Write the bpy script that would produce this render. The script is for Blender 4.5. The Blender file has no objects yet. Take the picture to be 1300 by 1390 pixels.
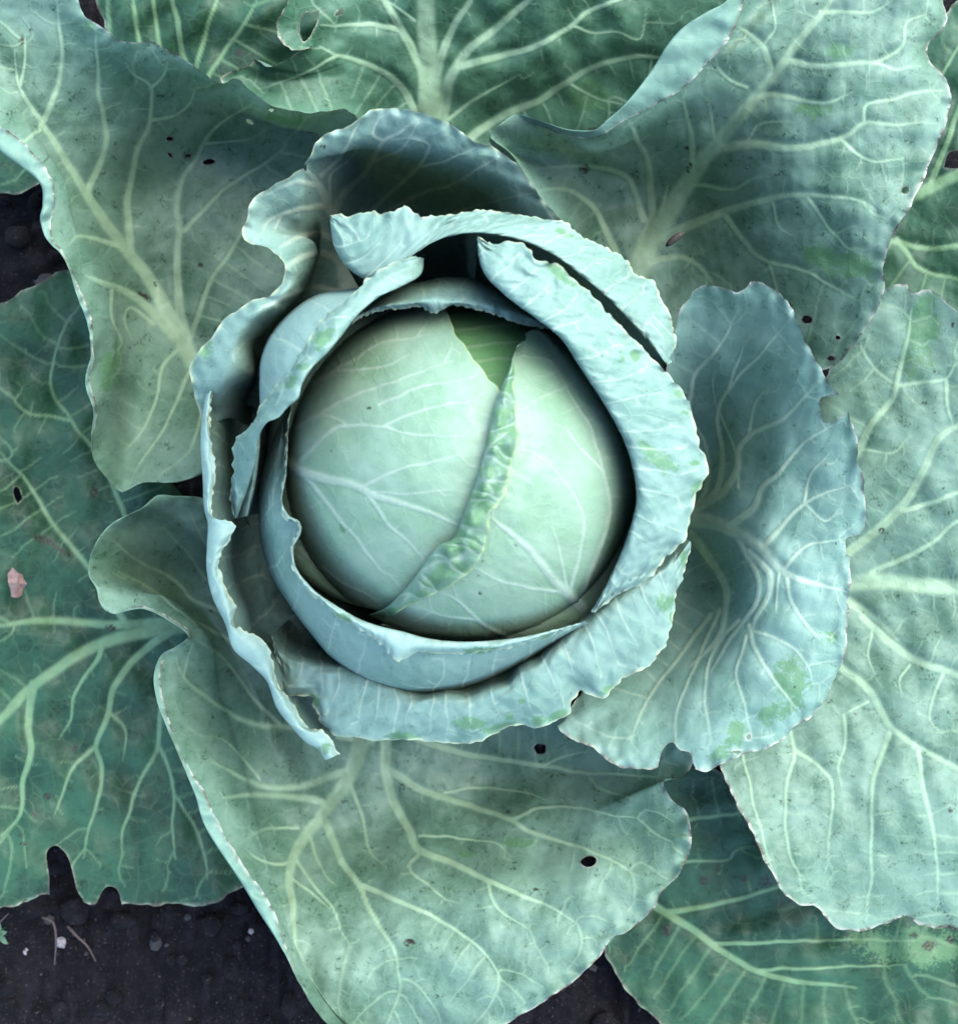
import bpy, math, random
import numpy as np
from math import radians as R

rng = np.random.RandomState(7)
random.seed(7)
SC = bpy.context.scene
COL = SC.collection

# ------------------------------------------------------------------ camera, sky, sun, exposure
HC = 1.30                      # camera height above the soil (m)
K = 0.00045 / 0.85             # metres per photo pixel per metre of distance
ZS = 2.15                      # heights below are written for a lower plant
CX, CY = 650.0, 650.0          # the lens axis meets the photograph here

cam = bpy.data.cameras.new('camera')
cam_o = bpy.data.objects.new('camera', cam)
COL.objects.link(cam_o)
cam_o.location = (0, 0, HC)
cam_o.rotation_euler = (0, 0, 0)
cam.sensor_fit = 'HORIZONTAL'
cam.sensor_width = 36.0
cam.lens = 18.0 / (650 * K)
cam.shift_y = -45.0 / 1300.0
cam.clip_start = 0.01
cam.clip_end = 200.0
cam.dof.use_dof = True
cam.dof.focus_distance = HC - 0.235
cam.dof.aperture_fstop = 8.0
SC.camera = cam_o

SUN_EL, SUN_AZ = 52.0, 48.0    # azimuth measured from +Y towards +X
world = bpy.data.worlds.new('World')
SC.world = world
world.use_nodes = True
wn = world.node_tree.nodes
sky = wn.new('ShaderNodeTexSky')
sky.sky_type = 'NISHITA'
sky.sun_disc = False
sky.sun_elevation = R(SUN_EL)
sky.sun_rotation = R(SUN_AZ)
sky.air_density = 1.0
sky.dust_density = 1.0
sky.ozone_density = 1.5
world.node_tree.links.new(sky.outputs[0], wn['Background'].inputs[0])
wn['Background'].inputs[1].default_value = 0.15

sun = bpy.data.lights.new('sun', 'SUN')
sun.energy = 1.35
sun.angle = R(60)
sun.color = (1.0, 0.965, 0.86)
sun_o = bpy.data.objects.new('sun', sun)
COL.objects.link(sun_o)
sun_o.rotation_euler = (R(90 - SUN_EL), 0, R(180 - SUN_AZ))
sun_o.location = (0.6, 0.4, 2)

SC.view_settings.view_transform = 'Standard'
SC.view_settings.look = 'None'
SC.view_settings.gamma = 1.0
SC.view_settings.use_curve_mapping = False
SC.view_settings.exposure = 3.08
SC.cycles.use_denoising = True
SC.cycles.max_bounces = 8
SC.cycles.diffuse_bounces = 0

# ------------------------------------------------------------------ helpers
def world_xyz(x, y, z):
    """photo pixel + height in mm -> metres"""
    zm = np.asarray(z) * 0.001 * ZS
    d = (HC - zm) * K
    return np.stack([(np.asarray(x) - CX) * d, -(np.asarray(y) - CY) * d, zm], -1)

def hermite(t, P, q):
    """non-uniform cubic through P (n,...) at knots t, sampled at q"""
    n = len(t)
    m = np.zeros_like(P)
    sh = (slice(None),) + (None,) * (P.ndim - 1)
    d = (P[1:] - P[:-1]) / (t[1:] - t[:-1])[sh]
    if n > 2:
        h0 = (t[1:-1] - t[:-2])[sh]; h1 = (t[2:] - t[1:-1])[sh]
        m[1:-1] = (d[:-1] * h1 + d[1:] * h0) / (h0 + h1)
    m[0] = d[0]; m[-1] = d[-1]
    i = np.clip(np.searchsorted(t, q, side='right') - 1, 0, n - 2)
    h = (t[i + 1] - t[i]); s = (q - t[i]) / h
    h = h[sh]; s = s[sh]
    s2 = s * s; s3 = s2 * s
    return (2*s3-3*s2+1)*P[i] + (s3-2*s2+s)*h*m[i] + (-2*s3+3*s2)*P[i+1] + (s3-s2)*h*m[i+1]

def resample(P, n):
    P = np.asarray(P, float)
    keep = np.concatenate([[True], np.linalg.norm(np.diff(P, axis=0), axis=1) > 1e-6])
    P = P[keep]
    t = np.concatenate([[0], np.cumsum(np.sqrt(np.linalg.norm(np.diff(P, axis=0), axis=1)))])
    dense = hermite(t, P, np.linspace(0, t[-1], max(400, len(P) * 24)))
    s = np.concatenate([[0], np.cumsum(np.linalg.norm(np.diff(dense, axis=0), axis=1))])
    q = np.linspace(0, s[-1], n)
    return np.stack([np.interp(q, s, dense[:, k]) for k in range(P.shape[1])], 1)

def row(pts, z):
    """points (x,y) with heights keyed evenly along the length"""
    pts = np.asarray(pts, float)
    s = np.concatenate([[0], np.cumsum(np.linalg.norm(np.diff(pts, axis=0), axis=1))])
    s /= s[-1]
    z = np.atleast_1d(np.asarray(z, float))
    zz = np.interp(s, np.linspace(0, 1, len(z)), z) if len(z) > 1 else np.full(len(s), z[0])
    return np.column_stack([pts, zz])

HX, HY = 627.0, 637.0          # centre of the head
HRX, HRY, HZ, HRZ = 238.0, 233.0, 126.0, 64.0
def head_z(x, y):
    r2 = ((x - HX) / HRX) ** 2 + ((y - HY) / HRY) ** 2
    return HZ + HRZ * np.sqrt(np.clip(1 - r2, 0, 1))

def toward(rw, px, dz=None, z=None):
    """copy of a row moved px towards (+) or away from (-) the head axis"""
    o = np.array(rw, float)
    d = np.array([HX, HY]) - o[:, :2]
    L = np.linalg.norm(d, axis=1, keepdims=True)
    o[:, :2] += d / L * np.minimum(px, L * 0.9)
    if dz is not None: o[:, 2] += dz
    if z is not None: o[:, 2] = z
    return o

def inward(rw, f, z):
    o = np.array(rw, float)
    o[:, 0] = HX + (o[:, 0] - HX) * f
    o[:, 1] = HY + (o[:, 1] - HY) * f
    o[:, 2] = z
    return o

def between(a, b, f, dz=0):
    A = resample(a, 60); B = resample(b, 60)
    o = A * (1 - f) + B * f
    o[:, 2] += dz
    return o

class Waves:
    """smooth noise from random plane waves, about unit amplitude"""
    def __init__(s, lmin, lmax, n=22, seed=0):
        r = np.random.RandomState(seed)
        lam = np.exp(r.uniform(np.log(lmin), np.log(lmax), n))
        a = r.uniform(0, 2 * np.pi, n)
        s.kx = np.cos(a) * 2 * np.pi / lam; s.ky = np.sin(a) * 2 * np.pi / lam
        s.ph = r.uniform(0, 2 * np.pi, n)
        s.am = (lam / lmax) ** 0.6
        s.am /= np.sqrt((s.am ** 2).sum() / 2)
    def __call__(s, x, y):
        o = np.zeros(np.shape(x))
        for kx, ky, p, a in zip(s.kx, s.ky, s.ph, s.am):
            o += a * np.sin(kx * x + ky * y + p)
        return o

def in_poly(x, y, poly):
    poly = np.asarray(poly, float)
    ins = np.zeros(x.shape, bool)
    j = len(poly) - 1
    for i in range(len(poly)):
        xi, yi = poly[i]; xj, yj = poly[j]
        if yi != yj:
            c = ((yi > y) != (yj > y)) & (x < (xj - xi) * (y - yi) / (yj - yi) + xi)
            ins ^= c
        j = i
    return ins

def blob(x, y, w=0.22, n=9, seed=0, rx=5, ry=5, ang=0):
    """irregular closed outline"""
    r = np.random.RandomState(seed)
    a = np.linspace(0, 2 * np.pi, n, endpoint=False)
    rr = 1 + r.uniform(-w, w, n)
    c, s = math.cos(R(ang)), math.sin(R(ang))
    X = np.cos(a) * rr * rx; Y = np.sin(a) * rr * ry
    return [(x + c * u - s * v, y + s * u + c * v) for u, v in zip(X, Y)]

# the photograph was read in enlarged tiles of 450 px shown at 1300
TS = 450.0 / 1300.0
TILE = {1: (0, 0), 2: (420, 0), 3: (850, 0), 4: (0, 420), 5: (420, 420), 6: (850, 420), 7: (0, 850), 8: (420, 850), 9: (850, 850)}
def tv(tile, w0, w1, *pts):
    ox, oy = TILE[tile]
    return (w0, w1, [(ox + a * TS, oy + b * TS) for a, b in pts])
def zv(w0, w1, *pts):          # the tile over the top left wrapper leaf
    s = 300.0 / 1300.0
    return (w0, w1, [(240 + a * s, 120 + b * s) for a, b in pts])

# ------------------------------------------------------------------ materials
def srgb(r, g, b, k=0.27):
    # k: the bloom looks far lighter in the picture than the tissue is
    f = lambda c: (c / 255 / 12.92) if c / 255 <= 0.04045 else ((c / 255 + 0.055) / 1.055) ** 2.4
    return (f(r) * k, f(g) * k, f(b) * k, 1)

class NT:
    def __init__(s, name):
        s.m = bpy.data.materials.new(name); s.m.use_nodes = True
        s.t = s.m.node_tree; s.n = s.t.nodes; s.l = s.t.links
        s.bsdf = s.n['Principled BSDF']; s.out = s.n['Material Output']
    def node(s, k, **kw):
        n = s.n.new(k)
        for a, b in kw.items(): setattr(n, a, b)
        return n
    def link(s, a, b): s.l.new(a, b)
    def val(s, sock, v):
        if hasattr(v, 'is_linked') or isinstance(v, bpy.types.NodeSocket): s.link(v, sock)
        else: sock.default_value = v
    def mix(s, f, a, b, blend='MIX'):
        n = s.node('ShaderNodeMix', data_type='RGBA', blend_type=blend)
        s.val(n.inputs[0], f); s.val(n.inputs[6], a); s.val(n.inputs[7], b)
        return n.outputs[2]
    def math(s, op, a, b=0.0, c=0.0, clamp=False):
        n = s.node('ShaderNodeMath', operation=op, use_clamp=clamp)
        s.val(n.inputs[0], a); s.val(n.inputs[1], b); s.val(n.inputs[2], c)
        return n.outputs[0]
    def ramp(s, f, lo, hi, a=0.0, b=1.0):
        n = s.node('ShaderNodeMapRange', interpolation_type='SMOOTHSTEP')
        s.val(n.inputs[0], f)
        for i, v in enumerate((lo, hi, a, b)): n.inputs[i + 1].default_value = v
        return n.outputs[0]
    def noise(s, vec, scale, detail=3, rough=0.55, dist=0.0):
        n = s.node('ShaderNodeTexNoise')
        s.link(vec, n.inputs['Vector']); n.inputs['Scale'].default_value = scale
        n.inputs['Detail'].default_value = detail; n.inputs['Roughness'].default_value = rough
        n.inputs['Distortion'].default_value = dist
        return n

def leaf_material(name, wax, green, vein, edge, brown_edge=0.0, mottle=0.5, net=0.35, fleck=0.25, transl=0.18, rough=0.52, under=srgb(172, 208, 192)):
    t = NT(name)
    mk = t.node('ShaderNodeAttribute', attribute_name='mask')
    sep = t.node('ShaderNodeSeparateColor'); t.link(mk.outputs['Color'], sep.inputs[0])
    a_vein, a_edge, a_patch = sep.outputs[0], sep.outputs[1], sep.outputs[2]
    a_spot = mk.outputs['Alpha']
    lc = t.node('ShaderNodeAttribute', attribute_name='leaf_co').outputs['Vector']   # photo pixels / 100
    # broad cloudiness of the waxy bloom
    n1 = t.noise(lc, 1.1, 4, 0.6, 0.4)
    n2 = t.noise(lc, 5.0, 4, 0.65, 0.6)
    n3 = t.noise(lc, 22.0, 3, 0.7)
    cloud = t.math('ADD', t.math('MULTIPLY', n1.outputs[0], 0.66), t.math('ADD', t.math('MULTIPLY', n2.outputs[0], 0.22), t.math('MULTIPLY', n3.outputs[0], 0.12)))
    base = t.mix(t.ramp(cloud, 0.34, 0.68, 0.0, mottle), wax, green)
    # rubbed-off flecks where the green shows
    fl = t.math('MULTIPLY', t.ramp(n2.outputs[0], 0.54, 0.68), t.ramp(n3.outputs[0], 0.48, 0.62))
    dk = tuple(c * 0.42 for c in green[:3]) + (1,)
    base = t.mix(t.math('MULTIPLY', fl, fleck), base, dk)
    grain = t.noise(lc, 60.0, 2, 0.7)
    base = t.mix(0.22, base, t.mix(t.ramp(grain.outputs[0], 0.3, 0.7), (0.8, 0.8, 0.8, 1), (1.18, 1.18, 1.18, 1)), 'MULTIPLY')
    # finest vein net
    dn = t.noise(lc, 3.0, 2, 0.5)
    sub = t.node('ShaderNodeVectorMath', operation='MULTIPLY_ADD')
    t.link(dn.outputs['Color'], sub.inputs[0]); sub.inputs[1].default_value = (0.22, 0.22, 0); t.link(lc, sub.inputs[2])
    vo = t.node('ShaderNodeTexVoronoi', feature='DISTANCE_TO_EDGE')
    t.link(sub.outputs[0], vo.inputs['Vector']); vo.inputs['Scale'].default_value = 4.2
    vo.inputs['Randomness'].default_value = 0.85
    line = t.ramp(vo.outputs['Distance'], 0.0, 0.075, 1.0, 0.0)
    line = t.math('MULTIPLY', line, t.ramp(n1.outputs[0], 0.35, 0.65, 0.25, 1.0))
    base = t.mix(t.math('MULTIPLY', line, net), base, vein)
    bf = t.node('ShaderNodeNewGeometry').outputs['Backfacing']
    base = t.mix(t.math('MULTIPLY', bf, 0.75), base, under)
    # scraped patches: bare green tissue with a blotchy edge
    pt = t.ramp(t.math('ADD', a_patch, t.math('MULTIPLY', t.math('ADD', t.math('MULTIPLY', t.math('SUBTRACT', n2.outputs[0], 0.5), 2.2), t.math('MULTIPLY', t.math('SUBTRACT', n3.outputs[0], 0.5), 1.8)), 1.0)), 0.38, 0.78)
    pcol = t.mix(n3.outputs[0], srgb(66, 128, 70), srgb(136, 184, 132))
    base = t.mix(t.math('MULTIPLY', t.math('MULTIPLY', pt, t.ramp(a_patch, 0.02, 0.2)), 0.8), base, pcol)
    # ribs and veins
    vcol = t.mix(t.ramp(n2.outputs[0], 0.3, 0.7), vein, tuple(c * 0.82 for c in vein[:3]) + (1,))
    base = t.mix(a_vein, base, vcol)
    # margin
    be = t.ramp(n2.outputs[0], 0.44, 0.56, 0.0, brown_edge)
    ecol = t.mix(be, edge, srgb(100, 70, 66))
    base = t.mix(a_edge, base, ecol)
    # dead spots
    sp = t.mix(t.ramp(n3.outputs[0], 0.35, 0.65), srgb(30, 30, 28), srgb(84, 80, 62))
    base = t.mix(a_spot, base, sp)
    b = t.bsdf
    t.link(base, b.inputs['Base Color'])
    t.link(t.ramp(n2.outputs[0], 0.3, 0.7, rough - 0.06, rough + 0.12), b.inputs['Roughness'])
    b.inputs['Specular IOR Level'].default_value = 0.18
    # fine relief: net valleys + cuticle grain
    hgt = t.math('ADD', t.math('MULTIPLY', line, 0.5), t.math('ADD', t.math('MULTIPLY', grain.outputs[0], 0.30), t.math('MULTIPLY', n3.outputs[0], 0.7)))
    bp = t.node('ShaderNodeBump'); bp.inputs['Strength'].default_value = 0.25; bp.inputs['Distance'].default_value = 0.0012
    t.link(hgt, bp.inputs['Height']); t.link(bp.outputs[0], b.inputs['Normal'])
    tr = t.node('ShaderNodeBsdfTranslucent'); 
    t.link(t.mix(1.0, base, (0.75, 1.0, 0.55, 1), 'MULTIPLY'), tr.inputs['Color'])
    mx = t.node('ShaderNodeMixShader'); mx.inputs[0].default_value = transl
    t.link(b.outputs[0], mx.inputs[1]); t.link(tr.outputs[0], mx.inputs[2])
    t.link(mx.outputs[0], t.out.inputs['Surface'])
    return t.m

M = {}
M['head'] = leaf_material('head_leaf_skin', srgb(176, 210, 178), srgb(138, 184, 140), srgb(208, 234, 204), srgb(196, 224, 160), 0, 0.75, 0.05, 0.04, 0.08, 0.46, srgb(120, 162, 136))
M['core'] = leaf_material('inner_head_leaf_skin', srgb(140, 196, 128), srgb(112, 176, 102), srgb(176, 218, 158), srgb(190, 220, 160), 0, 0.7, 0.05, 0.02, 0.1, 0.46)
M['wrap'] = leaf_material('wrapper_leaf_skin', srgb(158, 194, 176), srgb(104, 154, 132), srgb(214, 238, 208), srgb(214, 228, 184), 0.1, 0.6, 0.12, 0.35, 0.025)
M['outer'] = leaf_material('outer_leaf_skin', srgb(148, 186, 160), srgb(56, 110, 76), srgb(190, 228, 184), srgb(216, 214, 196), 0.95, 0.72, 0.09, 0.9, 0.09, 0.52, srgb(138, 182, 160))
M['cup'] = leaf_material('bloomed_outer_leaf_skin', srgb(154, 194, 176), srgb(88, 142, 118), srgb(206, 236, 204), srgb(216, 214, 196), 0.8, 0.6, 0.09, 0.6, 0.08, 0.52, srgb(152, 192, 174))
M['mid'] = leaf_material('greener_leaf_skin', srgb(100, 150, 118), srgb(34, 88, 56), srgb(184, 224, 180), srgb(206, 208, 186), 0.9, 0.85, 0.09, 0.8, 0.08, 0.52, srgb(150, 190, 168))
M['low'] = leaf_material('low_leaf_skin', srgb(66, 118, 84), srgb(24, 68, 42), srgb(150, 194, 140), srgb(178, 190, 160), 0.8, 0.95, 0.10, 0.8, 0.1)

# ------------------------------------------------------------------ leaf builder
class Raster:
    def __init__(s, x0, y0, x1, y1, ss=1.0):
        s.x0, s.y0, s.ss = x0 - 12, y0 - 12, ss
        s.w = int((x1 - x0 + 24) * ss) + 2; s.h = int((y1 - y0 + 24) * ss) + 2
        s.V = np.zeros((s.h, s.w), np.float32); s.H = np.zeros((s.h, s.w), np.float32)
        s.I = np.zeros((s.h, s.w), np.int32)
    def stamp(s, pts, wid, ident=0, hk=1.0, vmax=1.0):
        vmx = np.broadcast_to(vmax, (len(pts),))
        for (x, y), w, vm_ in zip(pts, wid, vmx):
            hw = w * 0.5
            r = max(hw * 1.9, hw + 1.6)
            cx = (x - s.x0) * s.ss; cy = (y - s.y0) * s.ss; rr = r * s.ss
            i0 = max(int(cy - rr), 0); i1 = min(int(cy + rr) + 2, s.h); j0 = max(int(cx - rr), 0); j1 = min(int(cx + rr) + 2, s.w)
            if i0 >= i1 or j0 >= j1: continue
            yy = (np.arange(i0, i1) - cy)[:, None] / s.ss; xx = (np.arange(j0, j1) - cx)[None, :] / s.ss
            d = np.sqrt(xx * xx + yy * yy)
            soft = max(0.95, hw * 0.42)
            v = np.clip((hw + soft * 0.8 - d) / (soft * 1.6), 0, 1); v = v * v * (3 - 2 * v) * vm_
            q = np.clip(1 - (d / r) ** 2, 0, 1); h = hk * w * q * q
            sub = s.V[i0:i1, j0:j1]
            if ident:
                m = (v > sub) & (v > 0.3) & (d < hw + 0.6)
                s.I[i0:i1, j0:j1][m] = ident
            np.maximum(sub, v, out=sub)
            sh = s.H[i0:i1, j0:j1]; np.maximum(sh, h, out=sh)
    def line(s, w0, w1, pts, ident=0, hk=1.0, vmax=1.0, wob=0):
        P = np.asarray(pts, float)
        L = np.linalg.norm(np.diff(P, axis=0), axis=1).sum()
        n = max(4, int(L / 1.0))
        Q = resample(P, n)
        if wob:
            Q = Q + wob * np.stack([WOB1(Q[:, 0], Q[:, 1]), WOB2(Q[:, 0], Q[:, 1])], 1)
        t = np.linspace(0, 1, n)
        w = 1.02 * (w0 + (w1 * 0.8 - w0) * t ** 0.75) * (1 - 0.45 * np.clip((t - 0.8) / 0.2, 0, 1))
        s.stamp(Q, w, ident, hk, vmax * (1 - 0.15 * t - 0.25 * np.clip((t - 0.75) / 0.25, 0, 1) ** 2))
        return Q, w
    def get(s, A, x, y, nearest=False):
        fx = np.clip((x - s.x0) * s.ss, 0, s.w - 1.01); fy = np.clip((y - s.y0) * s.ss, 0, s.h - 1.01)
        if nearest: return A[np.rint(fy).astype(int), np.rint(fx).astype(int)]
        i = fy.astype(int); j = fx.astype(int); a = fx - j; b = fy - i
        return (A[i, j] * (1 - a) + A[i, j + 1] * a) * (1 - b) + (A[i + 1, j] * (1 - a) + A[i + 1, j + 1] * a) * b

WOB1 = Waves(30, 90, 10, 11); WOB2 = Waves(30, 90, 10, 12)

def grow(nodes, attractors, step=4.0, kill=12.0, reach=80.0, iters=70):
    """space colonisation: finer veins grow from the traced ones into the free tissue"""
    N = [tuple(p) for p in nodes]; par = [-1] * len(N)
    NP = np.array(N)
    A = np.asarray(attractors, float)
    near = np.full(len(A), -1); dist = np.full(len(A), 1e9)
    for k in range(0, len(A), 400):
        d = np.linalg.norm(A[k:k + 400, None] - NP[None], axis=2)
        near[k:k + 400] = d.argmin(1); dist[k:k + 400] = d.min(1)
    alive = dist > kill
    n0 = len(N)
    for it in range(iters):
        act = alive & (dist < reach)
        if not act.any(): break
        idx = np.where(act)[0]
        u, inv = np.unique(near[idx], return_inverse=True)
        P = np.array([N[k] for k in u])
        v = A[idx] - P[inv]; v /= np.linalg.norm(v, axis=1, keepdims=True) + 1e-9
        dirs = np.zeros((len(u), 2)); np.add.at(dirs, inv, v)
        dirs += rng.normal(0, 0.12, dirs.shape)
        dirs /= np.linalg.norm(dirs, axis=1, keepdims=True) + 1e-9
        new = P + dirs * step
        s0 = len(N)
        for q, p in zip(new, u):
            N.append((q[0], q[1])); par.append(int(p))
        al = np.where(alive)[0]
        d = np.linalg.norm(A[al, None] - new[None], axis=2)
        j = d.argmin(1); dm = d.min(1)
        up = dm < dist[al]
        near[al[up]] = s0 + j[up]; dist[al[up]] = dm[up]
        alive &= dist > kill
    cnt = np.ones(len(N))
    for k in range(len(N) - 1, n0 - 1, -1): cnt[par[k]] += cnt[k]
    return N, par, cnt, n0

def build_mesh(name, co, quads, attrs, normals, mat):
    me = bpy.data.meshes.new(name)
    me.vertices.add(len(co)); me.vertices.foreach_set('co', co.astype(np.float32).ravel())
    nf = len(quads)
    me.loops.add(nf * 4); me.polygons.add(nf)
    me.loops.foreach_set('vertex_index', quads.astype(np.int32).ravel())
    me.polygons.foreach_set('loop_start', np.arange(0, nf * 4, 4, dtype=np.int32))
    me.polygons.foreach_set('loop_total', np.full(nf, 4, dtype=np.int32))
    me.update(calc_edges=True)
    me.polygons.foreach_set('use_smooth', np.ones(nf, bool))
    a = me.attributes.new('mask', 'FLOAT_COLOR', 'POINT'); a.data.foreach_set('color', attrs[0].astype(np.float32).ravel())
    a = me.attributes.new('leaf_co', 'FLOAT_VECTOR', 'POINT'); a.data.foreach_set('vector', attrs[1].astype(np.float32).ravel())
    if normals is not None:
        me.normals_split_custom_set_from_vertices(normals.astype(np.float32).tolist())
    me.materials.append(mat)
    return me

def link(name, me, parent=None):
    o = bpy.data.objects.new(name, me); COL.objects.link(o)
    if parent is not None: o.parent = parent
    return o

def largest(m):
    """largest edge-connected piece of a boolean grid"""
    todo = set(zip(*[a.tolist() for a in np.where(m)])); best = []
    while todo:
        st = [todo.pop()]; comp = []
        while st:
            i, j = st.pop(); comp.append((i, j))
            for c in ((i + 1, j), (i - 1, j), (i, j + 1), (i, j - 1)):
                if c in todo: todo.remove(c); st.append(c)
        if len(comp) > len(best): best = comp
    o = np.zeros_like(m)
    if best: o[tuple(np.array(best).T)] = True
    return o
TRIS = [0]
def leaf(name, rows, mat, parent, mode='px', veins=(), edges=('v0', 'v1'), cell=1.9, amp=1.2, ruffle=0.0, holes=(), patches=(), spots=(),
         seed=0, vmask=None, zfun=None, grow_n=1.0, lobes=0, edge_w=2.2, hk=0.27, serr=1.0, label=None, flecks=0, fan=None, pucker=0.9, pmask=None, cells=None, deep=0, crinkle=0.07):
    rows = [np.array(r, float) for r in rows]
    if deep:
        for r in rows: r[:, 2] = np.where(r[:, 2] < 95, np.maximum(95 - (95 - r[:, 2]) * deep, 20), r[:, 2])
    lens = [np.linalg.norm(np.diff(r[:, :2], axis=0), axis=1).sum() for r in rows]
    nu = int(max(np.mean(lens), np.max(lens) * 0.8) / cell) + 2
    RR = np.stack([resample(r, nu) for r in rows])                       # nr,nu,3
    gap = np.array([np.sqrt((((RR[k + 1] - RR[k]) * np.array([1, 1, 2.0])) ** 2).sum(1)).mean() for k in range(len(rows) - 1)])
    t = np.concatenate([[0], np.cumsum(np.maximum(gap, 2.0))])
    nv = int(t[-1] / (cell * 1.05)) + 2
    q = np.linspace(0, t[-1], nv)
    G = hermite(t, RR, q)                                                # nv,nu,3
    x, y, z = G[..., 0].copy(), G[..., 1].copy(), G[..., 2].copy()
    if zfun is not None: z = zfun(x, y) + z
    vv = q / t[-1]
    W = t[-1]; Lm = np.mean(lens)
    # distance to free margin (px)
    ed = np.full((nv, nu), 1e3)
    def along(ax, rev):
        d = np.zeros((nv, nu))
        p = np.stack([x, y, z * 2.0], -1)
        s = np.linalg.norm(np.diff(p, axis=ax), axis=2)
        if ax == 0:
            if rev: d[:-1] = np.cumsum(s[::-1], 0)[::-1]
            else: d[1:] = np.cumsum(s, 0)
        else:
            if rev: d[:, :-1] = np.cumsum(s[:, ::-1], 1)[:, ::-1]
            else: d[:, 1:] = np.cumsum(s, 1)
        return d
    for e in edges:
        ed = np.minimum(ed, along(0 if e[0] == 'v' else 1, e[1] == '1'))
    # leaf coordinates
    if mode == 'px': lx, ly = x.copy(), y.copy()
    else:
        lx = np.broadcast_to(np.linspace(0, Lm, nu)[None], (nv, nu)).copy(); ly = np.broadcast_to(q[:, None], (nv, nu)).copy()
    vm = np.ones(nv) if vmask is None else np.interp(q, t, vmask)
    vm = vm[:, None]
    # fine serration of the margin, relief of the blade
    fall = np.exp(-ed / 7.0)
    sl = (7, 22) if mode == 'uv' else (12, 55)
    w1 = Waves(*sl, 14, seed + 1); w2 = Waves(*sl, 14, seed + 2); w3 = Waves(40, 170, 16, seed + 3); w4 = Waves(18, 45, 16, seed + 4)
    x += serr * fall * w1(lx, ly); y += serr * fall * w2(lx, ly)
    z += crinkle * Waves(12, 40, 18, seed + 6)(lx, ly) + amp * w3(lx, ly) * 0.5 + ruffle * np.exp(-ed / 22.0) * w4(lx, ly)
    cellv = cellp = None
    if cells is not None:                                                # blistered cells between coarse veins
        cm = np.broadcast_to(np.interp(q, t, cells)[:, None], (nv, nu))
        sel = cm > 0.01
        r = np.random.RandomState(seed + 7)
        z = z.copy(); cellv = np.zeros((nv, nu)); cellp = np.zeros((nv, nu))
        uc = np.arange(nu)[None] * (Lm / nu) + 5 * WOB1(x, y); vf = (vv[:, None] - vv[sel.any(1)].min()) / (1 - vv[sel.any(1)].min())
        c = 12.0; near = np.full((nv, nu), 99.0)
        while c < Lm:
            dd = np.abs(uc - c - r.uniform(-26, 26) * vf); near = np.minimum(near, dd)
            cellv = np.maximum(cellv, np.exp(-(dd / 1.8) ** 2) * r.uniform(0.3, 0.7)); c += r.uniform(14, 40)
        mid = np.abs(vf - 0.55 - 0.2 * np.sin(uc / 19.0)) * 42
        cellv = np.maximum(cellv, np.exp(-(mid / 2.0) ** 2) * 0.5 * (np.sin(uc / 31.0 + 1) > -0.2)) * np.clip(cm * 1.4, 0, 1) * sel
        near = np.minimum(near, mid + 3)
        z += cm * sel * (1.0 * (1 - np.exp(-(near / 9.0) ** 2)) + 0.6 * w4(lx, ly))
        cellp = cm * sel * (0.6 + 0.25 * Waves(30, 90, 8, 77)(x, y)) * np.clip(near / 4.0, 0, 1)
    # veins
    ras = Raster(lx.min(), ly.min(), lx.max(), ly.max(), 1.0)
    starts = []; ids = []
    for k, (a, b, pts) in enumerate(veins):
        Q, w = ras.line(a, b, pts, ident=k + 1, hk=hk, wob=0.6 if a < 14 else 0.4)
        starts.append(Q[6::27])
    if fan:                                                              # veins of a flaring wrapper leaf, base to margin
        v0f, every, slant = fan
        r = np.random.RandomState(seed + 50)
        u = r.uniform(0.2, 0.8) * every
        while u < Lm:
            sl = slant * (u / Lm - 0.5) * 2 * every * 1.2 + r.uniform(-0.25, 0.25) * every
            p0 = (u, W * v0f); p1 = (u + sl * 0.35 + r.uniform(-5, 5), W * (v0f + (1 - v0f) * 0.45)); p2 = (u + sl, W * 0.93)
            Q, w = ras.line(r.uniform(3.2, 5.5), 1.8, [p0, p1, p2], hk=hk, wob=1.5, vmax=0.85)
            starts.append(Q[4::9]); u += every * r.uniform(0.6, 1.35)
    if grow_n > 0 and starts:
        st = np.concatenate(starts)
        cand_n = int(nv * nu * cell * cell / 360.0 * grow_n)
        cand_n = min(cand_n, 2000)
        ii = rng.randint(0, nv, cand_n); jj = rng.randint(0, nu, cand_n)
        ok = np.broadcast_to(vm, (nv, nu))[ii, jj] > 0.5
        A = np.stack([lx[ii, jj], ly[ii, jj]], 1)[ok]
        N, par, cnt, n0 = grow(st, A)
        if len(N) > n0:
            P = np.array(N[n0:]); pp = np.array([N[p] for p in par[n0:]])
            wd = 1.25 + 0.42 * np.sqrt(cnt[n0:])
            wd = np.minimum(wd, 4.2)
            Q = np.concatenate([pp * (1 - f) + P * f for f in (0.25, 0.5, 0.75, 1.0)]); ww = np.tile(wd, 4)
            ras.stamp(Q, ww, 0, hk * 0.8, 0.46 if mode == 'px' else 0.7)
    V = ras.get(ras.V, lx, ly) * vm; Hh = ras.get(ras.H, lx, ly) * vm
    I = ras.get(ras.I, lx, ly, True) * (np.broadcast_to(vm, V.shape) > 0.5)
    # tissue swells a little between the veins
    if pucker:
        B = ras.V.copy()
        for _ in range(3):
            for ax in (0, 1):
                c = np.cumsum(np.pad(B, [(6, 6) if a == ax else (0, 0) for a in (0, 1)], mode='edge'), axis=ax)
                B = (c[12:] - c[:-12])/12 if ax == 0 else (c[:, 12:] - c[:, :-12])/12
                B = np.pad(B, [(0, ras.V.shape[a] - B.shape[a]) for a in (0, 1)], mode='edge')
        z -= pucker * 3.2 * ras.get(B, lx, ly) * vm
    P3 = world_xyz(x, y, z)
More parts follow.
